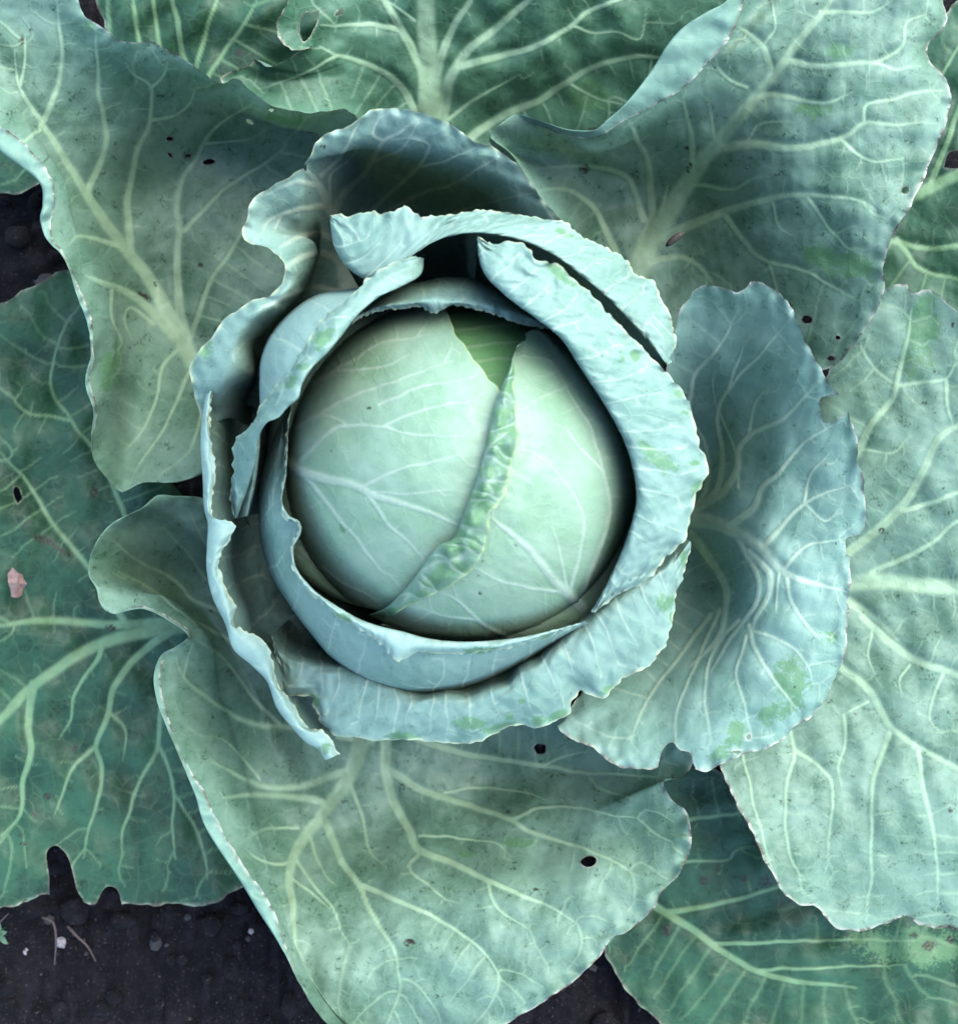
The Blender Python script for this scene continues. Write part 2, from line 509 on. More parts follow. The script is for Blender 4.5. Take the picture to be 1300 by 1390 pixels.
    def normals_of(P):
        du = np.gradient(P, axis=1); dv = np.gradient(P, axis=0)
        n = np.cross(dv, du); n /= np.linalg.norm(n, axis=2, keepdims=True) + 1e-12
        return n
    n = normals_of(P3)
    sgn = 1.0 if (n[..., 2] * np.broadcast_to(vm, V.shape)).sum() >= 0 else -1.0
    P3 = P3 + sgn * n * (Hh * 0.00045)[..., None]
    # patches, spots
    px_, py_ = G[..., 0], G[..., 1]
    patch = np.zeros((nv, nu)); spot = np.zeros((nv, nu))
    def ell(px, py, cx, cy, rx, ry, ang=0):
        c, s = math.cos(R(ang)), math.sin(R(ang))
        u = (px - cx) * c + (py - cy) * s; v = -(px - cx) * s + (py - cy) * c
        return np.clip(1.55 - np.sqrt((u / rx) ** 2 + (v / ry) ** 2), 0, 1)
    if cellp is not None: patch += cellp; V = np.maximum(V, cellv)
    if pmask is not None: patch += np.interp(q, t, pmask)[:, None]
    for p in patches: patch = np.maximum(patch, np.minimum(ell(px_, py_, *p), 1) * 0.9)
    for p in spots: spot = np.maximum(spot, np.clip(ell(px_, py_, *p) * 2.2, 0, 1))
    if len(spots):
        spot = np.clip(spot * (1 + 0.55 * Waves(4, 11, 14, seed + 61)(px_, py_)) - 0.12, 0, 1)
    if flecks:
        r = np.random.RandomState(seed + 90)
        for _ in range(flecks // 2):
            i, j = r.randint(0, nv), r.randint(0, nu)
            rx = r.uniform(0.7, 1.7); 
            i0, i1, j0, j1 = max(i - 8, 0), i + 9, max(j - 8, 0), j + 9
            e = np.clip(ell(px_[i0:i1, j0:j1], py_[i0:i1, j0:j1], px_[i, j], py_[i, j], rx, rx * r.uniform(0.5, 1), r.uniform(0, 180)) * 2, 0, 1)
            spot[i0:i1, j0:j1] = np.maximum(spot[i0:i1, j0:j1], e * r.uniform(0.4, 0.95))
    edge = np.exp(-(ed / (edge_w if mode == 'uv' else edge_w * 1.3)) ** 2) * (0.75 + 0.3 * np.clip(w4(lx * 1.3, ly * 1.3), -1, 1))
    edge = np.clip(edge * 1.15, 0, 1)
    # quads and holes
    idx = np.arange(nv * nu).reshape(nv, nu)
    quads = np.stack([idx[:-1, :-1], idx[:-1, 1:], idx[1:, 1:], idx[1:, :-1]], -1).reshape(-1, 4)
    if sgn > 0: quads = quads[:, ::-1]
    cx = (px_[:-1, :-1] + px_[1:, 1:]).ravel() / 2; cy = (py_[:-1, :-1] + py_[1:, 1:]).ravel() / 2
    keep = np.ones(len(quads), bool)
    for hp in holes:
        h = np.asarray(hp, float)
        keep &= ~in_poly(cx, cy, h)
        # pale callus round the bite
        bx0, by0 = h.min(0) - 5; bx1, by1 = h.max(0) + 5
        sel = (px_ > bx0) & (px_ < bx1) & (py_ > by0) & (py_ < by1)
        if sel.any():
            qx, qy = px_[sel], py_[sel]; dm = np.full(qx.shape, 1e9)
            hh = np.vstack([h, h[:1]])
            for a, b in zip(hh[:-1], hh[1:]):
                ab = b - a; tt = np.clip(((qx - a[0]) * ab[0] + (qy - a[1]) * ab[1]) / (ab @ ab + 1e-9), 0, 1)
                dm = np.minimum(dm, np.hypot(qx - a[0] - tt * ab[0], qy - a[1] - tt * ab[1]))
            edge[sel] = np.maximum(edge[sel], np.exp(-(dm / 1.7) ** 2) * 0.8)
    # draw the rim of each bite onto its smooth outline
    kq = np.zeros(nv * nu, bool); rq = np.zeros(nv * nu, bool)
    kq[quads[keep].ravel()] = True; rq[quads[~keep].ravel()] = True
    bd = np.where(kq & rq)[0]
    if len(bd):
        bx, by, bz = px_.ravel()[bd], py_.ravel()[bd], z.ravel()[bd]
        best = np.full(len(bd), 1e9); nx, ny = bx.copy(), by.copy()
        for hp in holes:
            hh = resample(np.vstack([hp, hp[:1]]), 160)
            d = np.hypot(bx[:, None] - hh[None, :, 0], by[:, None] - hh[None, :, 1])
            k = d.argmin(1); dm = d.min(1); up = dm < best
            best[up] = dm[up]; nx[up] = hh[k[up], 0]; ny[up] = hh[k[up], 1]
        mv = best < 4
        P3.reshape(-1, 3)[bd[mv]] += world_xyz(nx, ny, bz)[mv] - world_xyz(bx, by, bz)[mv]
    nrm = normals_of(P3).reshape(-1, 3) * sgn
    co = P3.reshape(-1, 3)
    mask = np.stack([V, edge, patch, spot], -1).reshape(-1, 4)
    lco = np.stack([lx / 100 + seed * 3.7, ly / 100 + seed * 1.3, np.zeros_like(lx)], -1).reshape(-1, 3)
    # leaf thickness: the margin turns down 0.7 mm
    fid = np.zeros(len(quads), int)
    Iq = I.ravel()[quads]
    fid = Iq.max(1)
    parts = []
    for k in range(len(veins)):
        f = keep & (fid == k + 1)
        f = largest(f.reshape(nv - 1, nu - 1)).ravel()
        fid[(fid == k + 1) & ~f] = 0
        if f.sum() >= 60: parts.append((k, f))
        else: fid[f] = 0
    bl = keep & (fid == 0)
    def sub(f):
        qd = quads[f]; used, inv = np.unique(qd, return_inverse=True)
        return co[used], inv.reshape(-1, 4), (mask[used], lco[used]), nrm[used]
    TRIS[0] += 2 * int(keep.sum())
    c, qd, at, nn = sub(bl)
    # skirt on free margins
    lo = link(name, build_mesh(name, c, qd, at, nn, mat), parent)
    if label: lo['label'] = label
    if name == 'outer_leaf' and veins:                                   # stalk of the leaf, down to the main stalk
        b0 = P3[np.hypot(px_[:, 0] - veins[0][2][0][0], py_[:, 0] - veins[0][2][0][1]).argmin(), 0]
        b1 = P3[np.hypot(px_[:, 8] - veins[0][2][0][0], py_[:, 8] - veins[0][2][0][1]).argmin(), 8]
        e = np.array([AXIS[0], AXIS[1], 0.035]); e += (b0 - e) * np.array([1, 1, 0]) * 0.012 / (np.linalg.norm((b0 - e)[:2]) + 1e-6)
        rr = max(0.0035, veins[0][0] * 0.00045 * 0.5)
        tt = np.linspace(0, 1, 9)[:, None]
        pts = b1 * (1 - tt) + e * tt; pts[:, 2] = 0.016 + (b1[2] - rr * 0.9 - 0.016) * (1 - tt[:, 0]) ** 8
        tube('leaf_stalk', pts, np.linspace(rr, rr * 1.6, 9), M['stalk'], lo, 12)
    for k, f in parts:
        c, qd, at, nn = sub(f)
        nm = 'midrib' if k == 0 else 'vein'
        link(nm, build_mesh(nm, c, qd, at, nn, mat), lo)
    return lo

# ------------------------------------------------------------------ soil
def soil_material():
    t = NT('damp_dark_soil')
    co = t.node('ShaderNodeTexCoord').outputs['Object']
    a = t.noise(co, 60, 6, 0.7); b = t.noise(co, 14, 4, 0.6); c = t.noise(co, 400, 3, 0.7)
    col = t.mix(t.ramp(a.outputs[0], 0.38, 0.66), srgb(6, 6, 10), srgb(34, 31, 36))
    col = t.mix(t.ramp(b.outputs[0], 0.45, 0.7, 0, 0.6), col, srgb(16, 14, 18))
    col = t.mix(t.ramp(c.outputs[0], 0.60, 0.72, 0, 0.8), col, srgb(110, 98, 98))
    t.link(col, t.bsdf.inputs['Base Color'])
    t.bsdf.inputs['Roughness'].default_value = 0.9
    t.bsdf.inputs['Specular IOR Level'].default_value = 0.1
    bp = t.node('ShaderNodeBump'); bp.inputs['Strength'].default_value = 0.8; bp.inputs['Distance'].default_value = 0.004
    t.link(t.math('ADD', a.outputs[0], t.math('MULTIPLY', c.outputs[0], 0.4)), bp.inputs['Height']); t.link(bp.outputs[0], t.bsdf.inputs['Normal'])
    return t.m
M['soil'] = soil_material()
def simple(name, c1, c2, scale=80, rough=0.8):
    t = NT(name)
    co = t.node('ShaderNodeTexCoord').outputs['Object']
    a = t.noise(co, scale, 4, 0.65)
    t.link(t.mix(t.ramp(a.outputs[0], 0.3, 0.7), c1, c2), t.bsdf.inputs['Base Color'])
    t.bsdf.inputs['Roughness'].default_value = rough
    bp = t.node('ShaderNodeBump'); bp.inputs['Strength'].default_value = 0.5; bp.inputs['Distance'].default_value = 0.001
    t.link(a.outputs[0], bp.inputs['Height']); t.link(bp.outputs[0], t.bsdf.inputs['Normal'])
    return t.m
M['twig'] = simple('dry_red_brown_bark', srgb(84, 54, 42), srgb(48, 32, 28), 300)
M['scrap'] = simple('dead_leaf_tissue', srgb(176, 138, 122), srgb(128, 92, 82), 200)
M['husk'] = simple('brown_husk', srgb(84, 70, 58), srgb(44, 38, 36), 500)
M['stone'] = simple('pale_grit', srgb(176, 168, 166), srgb(120, 112, 116), 200)
M['stalk'] = simple('cabbage_stalk', srgb(150, 178, 136), srgb(108, 140, 104), 60)

def soil_h(x, y):
    return SW1(x * 1000, y * 1000) * 0.003 + SW2(x * 1000, y * 1000) * 0.0026 - 0.008
SW1 = Waves(25, 120, 26, 31); SW2 = Waves(6, 25, 30, 32)
inner = np.linspace(-0.42, 0.42, 240)
outer = np.concatenate([-np.geomspace(20, 0.44, 26), inner, np.geomspace(0.44, 20, 26)])
gx, gy = np.meshgrid(outer, outer)
gz = soil_h(gx, gy) * np.clip((1.2 - np.maximum(abs(gx), abs(gy))) / 0.7, 0.15, 1)
ng = len(outer)
ii = np.arange(ng * ng).reshape(ng, ng)
gq = np.stack([ii[:-1, :-1], ii[:-1, 1:], ii[1:, 1:], ii[1:, :-1]], -1).reshape(-1, 4)
gco = np.stack([gx, gy, gz], -1).reshape(-1, 3)
soil = link('soil', build_mesh('soil', gco, gq, (np.zeros((len(gco), 4)), gco * 10), None, M['soil']))
soil['kind'] = 'structure'; soil['label'] = 'dark damp garden soil under the cabbage leaves'

def clod_mesh(name, items, mat, sub=2):
    import bmesh
    bm = bmesh.new()
    for (x, y, z, r, sd) in items:
        rr = np.random.RandomState(sd)
        g = bmesh.ops.create_icosphere(bm, subdivisions=sub, radius=1.0)
        sx, sy, sz = r * rr.uniform(0.7, 1.3), r * rr.uniform(0.7, 1.3), r * rr.uniform(0.5, 0.9)
        w = Waves(0.5, 1.8, 12, sd)
        for v in g['verts']:
            k = 1 + 0.11 * float(w(np.array(v.co.x * 1.0 + v.co.z), np.array(v.co.y * 1.0 - v.co.z)))
            v.co = (x + v.co.x * sx * k, y + v.co.y * sy * k, z + v.co.z * sz * k)
    me = bpy.data.meshes.new(name); bm.to_mesh(me); bm.free()
    me.polygons.foreach_set('use_smooth', np.ones(len(me.polygons), bool))
    me.materials.append(mat)
    return me
def scatter(n, r0, r1, lift, seed0):
    out = []
    for k in range(n):
        u = rng.uniform(-60, 1360); w = rng.uniform(-40, 1430)
        if not (w > 1120 or (u < 140 and 230 < w < 440) or rng.rand() < 0.08): continue
        p = world_xyz(u, w, 0.0)
        r = r0 + (r1 - r0) * rng.rand() ** 3
        out.append((p[0], p[1], float(soil_h(p[0], p[1])) + r * lift, r, seed0 + k))
    return out
M['clod'] = simple('dry_soil_clod', srgb(52, 46, 48), srgb(16, 14, 18), 160, 0.95)
clods = link('soil_crumbs', clod_mesh('soil_crumbs', scatter(1700, 0.0014, 0.012, 0.4, 0), M['soil']))
clods['kind'] = 'stuff'; clods['label'] = 'loose dark crumbs of soil lying on the bed'; clods['category'] = 'soil'
clods = link('soil_clods', clod_mesh('soil_clods', scatter(420, 0.0015, 0.009, 0.1, 5000), M['clod'], 3))
clods['kind'] = 'stuff'; clods['label'] = 'greyish dried clods lying on the dark soil'; clods['category'] = 'soil'

# ------------------------------------------------------------------ the cabbage
cab = bpy.data.objects.new('cabbage', None); COL.objects.link(cab)
cab['label'] = 'green cabbage plant with pale round head inside spreading blue-green leaves'
cab['category'] = 'cabbage'
AXIS = hp = world_xyz(HX, HY, 90)
cab.location = (0, 0, 0)

# stalk
def tube(name, pts, rad, mat, parent=None, seg=14):
    pts = np.asarray(pts, float); n = len(pts)
    tang = np.gradient(pts, axis=0); tang /= np.linalg.norm(tang, axis=1, keepdims=True)
    up = np.array([0.31, 0.22, 0.92]); 
    vs = []
    for p, d, r in zip(pts, tang, rad):
        a = np.cross(d, up); 
        if np.linalg.norm(a) < 0.1: a = np.cross(d, [1, 0, 0])
        a /= np.linalg.norm(a); b = np.cross(d, a)
        for k in range(seg):
            th = 2 * np.pi * k / seg; vs.append(p + r * (np.cos(th) * a + np.sin(th) * b))
    fs = []
    for i in range(n - 1):
        for k in range(seg):
            fs.append((i * seg + k, i * seg + (k + 1) % seg, (i + 1) * seg + (k + 1) % seg, (i + 1) * seg + k))
    fs.append(tuple(range(seg))[::-1]); fs.append(tuple((n - 1) * seg + k for k in range(seg)))
    me = bpy.data.meshes.new(name); me.from_pydata([tuple(v) for v in vs], [], fs)
    me.polygons.foreach_set('use_smooth', np.ones(len(me.polygons), bool)); me.materials.append(mat)
    return link(name, me, parent)
tube('stalk', [(hp[0], hp[1], -0.02), (hp[0], hp[1], 0.01), (hp[0], hp[1], 0.03), (hp[0], hp[1], 0.06), (hp[0], hp[1], 0.11)],
     [0.018, 0.019, 0.023, 0.035, 0.04], M['stalk'], cab)

def offs(rw, d, dz, keys):
    """a row set d px to one side: the narrow turned-over lip of a margin"""
    P = resample(rw, 160); T = np.gradient(P[:, :2], axis=0)
    ker = np.ones(9) / 9
    T = np.stack([np.convolve(np.pad(T[:, k], 4, mode='edge'), ker, 'valid') for k in (0, 1)], 1)
    T /= np.linalg.norm(T, axis=1, keepdims=True)
    o = P.copy(); w = np.interp(np.linspace(0, 1, 160), np.linspace(0, 1, len(keys)), keys) * (1 + 0.5 * np.sin(np.linspace(0, 31, 160)) * np.sin(np.linspace(1, 13, 160)))
    o[:, 0] += -T[:, 1] * d * w; o[:, 1] += T[:, 0] * d * w; o[:, 2] += dz
    return o

# ---- low leaves nearest the soil
leaf('outer_leaf', [row([(120, 100), (60, 20), (0, -40), (-60, -60)], [18, 20]), row([(130, 180), (60, 120), (0, 90), (-60, 80)], [18, 26]),
                    row([(130, 255), (80, 245), (52, 250), (30, 262), (10, 264), (-60, 245)], [18, 20])], M['low'], cab,
     veins=[(12, 8, [(130, 180), (60, 120), (0, 90), (-60, 80)]), (5, 3, [(100, 160), (60, 200), (20, 245)]), (5, 3, [(60, 120), (20, 150), (-20, 220)])], seed=1, cell=2.6)
leaf('outer_leaf', [row([(200, 170), (165, 90), (130, 0), (110, -70)], [22, 30, 34]), row([(260, 180), (230, 90), (215, 0), (205, -70)], [20, 32, 38]),
                    row([(330, 190), (310, 100), (300, 0), (300, -70)], [20, 32, 38]), row([(400, 190), (395, 100), (400, 0), (410, -70)], [20, 30, 36]),
                    row([(470, 190), (470, 100), (480, 0), (500, -70)], [18, 24, 30])], M['low'], cab,
     veins=[tv(1, 9, 7, (800, 420), (720, 220), (700, 100), (675, 0), (670, -100)), tv(1, 7, 6, (450, 350), (430, 130), (425, 0), (420, -100)), tv(1, 7, 6, (600, 400), (550, 170), (530, 60), (515, -60)),
            tv(1, 7, 5, (700, 400), (625, 170), (600, 0), (590, -100)), tv(1, 7, 5, (760, 320), (790, 180), (850, 0), (870, -80)), tv(1, 6, 4, (820, 300), (880, 200), (940, 120), (1010, 0))],
     spots=[(325, 71, 4, 4)], seed=2, cell=2.4, amp=2.5)
leaf('outer_leaf', [row([(1140, 230), (1200, 130), (1255, 60), (1300, 0), (1360, -60)], [22, 34]), row([(1150, 280), (1220, 210), (1290, 150), (1370, 90)], [22, 40]),
                    row([(1150, 310), (1240, 265), (1300, 237), (1370, 205)], [20, 38]), row([(1150, 350), (1230, 340), (1300, 330), (1370, 320)], [22, 40]),
                    row([(1150, 450), (1220, 440), (1300, 440), (1370, 440)], [20, 34])], M['low'], cab,
     veins=[(20, 18, [(1150, 310), (1240, 265), (1300, 237), (1370, 205)]), tv(3, 8, 7, (950, 940), (1060, 950), (1150, 970), (1300, 965), (1450, 960)), tv(3, 7, 5, (1060, 940), (1160, 1060), (1300, 1095), (1450, 1110)),
            tv(3, 9, 6, (1180, 750), (1280, 500), (1320, 380), (1400, 200)), (6, 4, [(1210, 280), (1240, 180), (1290, 80), (1320, 30)])],
     holes=[[(1281, 227), (1287, 208), (1302, 204), (1325, 212), (1330, 222), (1300, 228)]], seed=3, cell=2.4, amp=2)
leaf('outer_leaf', [row([(900, 1020), (1000, 1060), (1100, 1140), (1220, 1190), (1400, 1230)], [14, 28]), row([(860, 1090), (950, 1160), (1060, 1230), (1180, 1285), (1400, 1340)], [12, 32]),
                    row([(820, 1150), (884, 1222), (970, 1286), (1090, 1350), (1230, 1420)], [10, 26]), row([(800, 1200), (812, 1270), (840, 1330), (890, 1385), (960, 1430)], [8, 16])], M['low'], cab,
     veins=[tv(9, 14, 7, (-80, 880), (130, 1110), (260, 1190), (370, 1275), (560, 1370), (900, 1420)), tv(9, 8, 4, (160, 1125), (400, 1080), (590, 1025), (800, 960)), tv(9, 7, 4, (40, 950), (150, 790), (250, 760), (440, 735), (600, 700)),
            tv(9, 5, 2, (200, 930), (260, 920), (400, 915), (430, 880), (500, 860)), tv(9, 6, 3, (330, 1250), (600, 1240), (900, 1230), (1200, 1240)), tv(9, 5, 3, (520, 1350), (800, 1340), (1100, 1330))],
     edges=('v0', 'v1', 'u1'), spots=[(955, 1196, 5, 5), (1040, 1196, 6, 6), (1010, 1193, 4, 4), (905, 1263, 5, 7), (1260, 1284, 7, 5), (1240, 1270, 4, 4), (1290, 1276, 5, 4)],
     patches=[(1240, 1285, 90, 26, 5)], seed=4, cell=2.2, amp=2.5, flecks=60)
leaf('outer_leaf', [row([(215, 560), (190, 480), (160, 420), (120, 380), (85, 366), (60, 380), (30, 395), (0, 412), (-60, 440)], [8, 12, 24, 34, 38]),
                    row([(225, 640), (190, 590), (140, 540), (80, 530), (0, 560), (-60, 600)], [8, 14, 24, 30, 38]), row([(300, 735), (230, 700), (150, 690), (70, 710), (-60, 760)], [10, 18, 24, 28, 36]),
                    row([(320, 842), (235, 852), (165, 862), (90, 900), (30, 945), (-60, 1030)], [14, 22, 24, 30]), row([(325, 900), (240, 930), (180, 980), (120, 1040), (40, 1090), (-60, 1140)], [12, 24, 28, 34]),
                    row([(340, 1000), (290, 1060), (230, 1110), (170, 1150), (90, 1180), (-60, 1200)], [12, 22, 28, 34]),
                    row([(385, 1140), (355, 1195), (325, 1207), (300, 1222), (270, 1230), (230, 1228), (190, 1230), (165, 1226), (140, 1226), (118, 1228), (95, 1225), (60, 1215), (40, 1222), (0, 1236), (-60, 1245)], [12, 20, 24, 28])], M['low'], cab,
     veins=[tv(7, 22, 13, (850, -20), (660, 10), (480, 40), (330, 100), (180, 200), (90, 270), (0, 370), (-120, 480)),
            tv(7, 12, 4, (660, 25), (530, 130), (450, 240), (420, 350), (380, 470), (400, 560), (380, 700), (340, 820), (330, 910)), tv(7, 6, 3, (375, 475), (300, 540), (250, 640), (215, 740)),
            tv(7, 13, 5, (130, 230), (110, 400), (125, 480), (90, 600), (80, 740), (0, 830)), tv(7, 7, 3, (400, 80), (380, 130), (290, 270), (280, 370), (230, 440)),
            tv(7, 8, 4, (640, 200), (630, 340), (620, 470), (540, 620), (510, 730), (480, 810), (480, 900)), tv(7, 6, 3, (625, 480), (680, 620), (675, 800), (690, 920)), tv(7, 4, 3, (685, 660), (760, 780), (800, 900), (815, 1000)),
            tv(7, 4, 2, (430, 340), (490, 400), (480, 530)), tv(4, 9, 4, (500, 1240), (340, 1000), (200, 830), (110, 680), (0, 560)), tv(4, 8, 4, (560, 1000), (400, 600), (290, 450), (200, 300), (210, 200), (240, 100)),
            tv(4, 5, 3, (280, 440), (200, 420), (100, 400), (40, 330)), tv(4, 14, 10, (780, 1225), (600, 1230), (400, 1235), (200, 1220), (0, 1240))],
     edges=('v0', 'v1'), holes=[[(64, 1245), (67, 1195), (64, 1156), (75, 1148), (90, 1160), (100, 1190), (104, 1208), (112, 1222), (113, 1245)], [(127, 1245), (133, 1222), (145, 1204), (157, 1206), (166, 1226), (165, 1245)],
                                blob(24, 671, .2, 10, 5, 5, 11, -10)],
     spots=[(60, 733, 12, 4, 20), (128, 667, 4, 6), (64, 1081, 4, 4), (46, 1105, 2, 2), (28, 1134, 3, 2), (32, 1146, 4, 2), (101, 1015, 3, 3), (135, 1104, 2, 2), (150, 852, 6, 3), (85, 748, 14, 2, 30)],
     seed=5, cell=2.2, amp=2.6, flecks=50, label='low spreading leaf with bitten lower margin and dark spots')
leaf('outer_leaf', [row([(1090, 560), (1140, 480), (1180, 412), (1200, 394), (1225, 385), (1240, 397), (1262, 393), (1285, 410), (1310, 430), (1380, 470)], [45, 60, 72, 74, 72]),
                    row([(1085, 640), (1150, 570), (1210, 510), (1280, 490), (1380, 510)], [45, 58, 66, 70]), row([(1080, 720), (1150, 690), (1220, 650), (1300, 630), (1380, 630)], [42, 58, 64, 68]),
                    row([(1050, 785), (1140, 786), (1220, 790), (1300, 793), (1380, 795)], [38, 50, 55, 60]), row([(1045, 850), (1110, 880), (1180, 930), (1260, 970), (1380, 1000)], [40, 52, 60, 66]),
                    row([(1000, 900), (1035, 970), (1090, 1040), (1150, 1090), (1230, 1120), (1380, 1150)], [42, 58, 68, 70]),
                    row([(955, 960), (972, 1030), (1000, 1090), (1022, 1130), (1045, 1180), (1065, 1213), (1085, 1230), (1105, 1228), (1120, 1246), (1150, 1265), (1180, 1262), (1215, 1249), (1228, 1244), (1250, 1255), (1300, 1262), (1380, 1275)], [52, 66, 68, 62, 60])], M['outer'], cab,
     veins=[tv(6, 26, 24, (560, 1060), (870, 1070), (1000, 1065), (1150, 1080), (1300, 1090), (1500, 1090)),
            tv(6, 16, 9, (780, 1030), (860, 960), (1000, 850), (1090, 760), (1170, 620), (1230, 500), (1290, 460), (1400, 430)), tv(6, 7, 5, (1090, 790), (1200, 755), (1300, 720), (1450, 700)), tv(6, 7, 5, (960, 1030), (1120, 960), (1220, 900), (1300, 830), (1450, 780)),
            tv(6, 13, 5, (840, 700), (920, 530), (980, 420), (1040, 350), (1060, 290), (1085, 180), (1120, 0)), tv(6, 5, 3, (1060, 300), (1150, 290), (1250, 270), (1300, 190)), tv(6, 5, 4, (1250, 280), (1260, 380), (1280, 450)),
            tv(6, 4, 3, (920, 150), (970, 230), (1020, 270), (1060, 295)), tv(6, 4, 2, (920, 550), (1050, 560), (1100, 500)),
            tv(6, 15, 12, (760, 1110), (880, 1150), (960, 1210), (1060, 1300)), tv(9, 13, 9, (930, -40), (1050, 80), (1150, 140), (1290, 190), (1450, 240)),
            tv(9, 13, 6, (740, 60), (830, 150), (930, 230), (990, 320), (1040, 400), (1150, 480), (1290, 555), (1450, 620)), tv(9, 7, 3, (1030, 420), (980, 560), (960, 700), (960, 920), (940, 1160)), tv(9, 6, 3, (1145, 490), (1160, 620), (1200, 800), (1220, 1000), (1215, 1140)),
            tv(9, 6, 3, (620, 330), (655, 490), (630, 620), (620, 780), (650, 920), (700, 1000)), tv(9, 5, 2, (660, 490), (740, 540), (800, 610), (800, 780), (775, 980)), tv(9, 5, 2, (850, 350), (855, 470), (830, 560), (845, 640)), tv(9, 4, 2, (440, 440), (500, 700), (540, 850), (570, 950)),
            tv(9, 4, 2, (960, 20), (950, 120), (970, 190)), tv(9, 4, 2, (1110, 150), (1070, 210), (1080, 280)), tv(9, 5, 2, (1240, 190), (1200, 290), (1190, 370), (1260, 440)), tv(9, 4, 3, (945, 300), (860, 345))],
     patches=[(1250, 452, 22, 55, 8), (1075, 1225, 20, 6, 20)], spots=[(1255, 455, 30, 50, 0)][:0] + [(1293, 441, 2.5, 3), (1254, 547, 4, 1.5), (1197, 720, 3, 3), (1290, 1100, 2.5, 3), (1290, 1259, 14, 2, 8), (1215, 1250, 8, 2.5, -10)],
     seed=6, cell=2.0, amp=1.1, flecks=60)
leaf('outer_leaf', [row([(510, 215), (440, 190), (380, 160), (320, 122), (300, 106), (318, 95), (338, 88), (346, 79), (362, 90), (382, 85), (400, 74), (418, 64), (404, 68), (386, 62), (376, 42), (380, 20), (392, -5), (398, -60)], [45, 56, 62, 66, 74, 78, 78]),
                    row([(520, 215), (470, 180), (420, 155), (385, 135), (372, 112), (390, 104), (415, 95), (430, 78), (428, 50), (428, 10), (430, -60)], [45, 52, 56, 58, 62, 66, 66]),
                    row([(545, 225), (520, 170), (500, 120), (495, 80), (495, 40), (492, 0), (490, -60)], [22, 34, 48, 58, 64]),
                    row([(590, 230), (588, 160), (586, 100), (580, 50), (577, 0), (575, -60)], [20, 30, 44, 56, 64]),
                    row([(690, 235), (740, 160), (760, 100), (775, 50), (790, 0), (800, -60)], [12, 18, 38, 56, 66]), row([(760, 245), (850, 190), (920, 120), (960, 70), (1000, 20), (1040, -60)], [8, 12, 24, 44, 60])], M['mid'], cab,
     veins=[tv(2, 34, 26, (480, 640), (472, 470), (475, 300), (460, 150), (455, 0), (450, -150)), tv(2, 17, 8, (450, 430), (440, 280), (390, 170), (330, 60), (280, -20), (200, -120)), tv(2, 8, 4, (355, 115), (250, 95), (130, 100), (40, 95)),
            tv(2, 12, 5, (430, 480), (400, 400), (330, 310), (230, 250), (110, 215), (40, 180)), tv(2, 5, 2, (110, 215), (0, 275), (-110, 320), (-200, 350)), tv(2, 18, 8, (510, 520), (530, 400), (560, 290), (620, 200), (720, 120), (800, 50), (860, 0), (960, -110)),
            tv(2, 11, 5, (590, 260), (750, 215), (900, 175), (1010, 110), (1080, 50), (1190, 5), (1350, -40)), tv(2, 13, 7, (500, 280), (540, 150), (590, 60), (630, 0), (680, -120)), tv(2, 14, 6, (560, 600), (640, 530), (760, 450), (900, 390), (1020, 310), (1130, 255), (1290, 220), (1450, 240)),
            tv(2, 6, 2, (540, 470), (680, 370), (830, 290)), tv(2, 4, 2, (1010, 320), (1100, 375), (1230, 410)), tv(2, 4, 2, (1035, 100), (1120, 130), (1200, 125), (1290, 150), (1320, 30)), tv(2, 4, 3, (410, 80), (360, 40), (300, 0))],
     holes=[[(407, 45), (409, 25), (416, 16), (424, 17), (432, 14), (430, 30), (425, 40), (420, 50), (412, 56)], blob(460, 17, .2, 9, 6, 6, 3, -40)], patches=[(410, 68, 8, 4, -30), (800, 130, 30, 24, 0)], spots=[(733, 170, 5, 3), (805, 176, 5, 3)],
     seed=7, cell=1.9, amp=2.0, flecks=25)

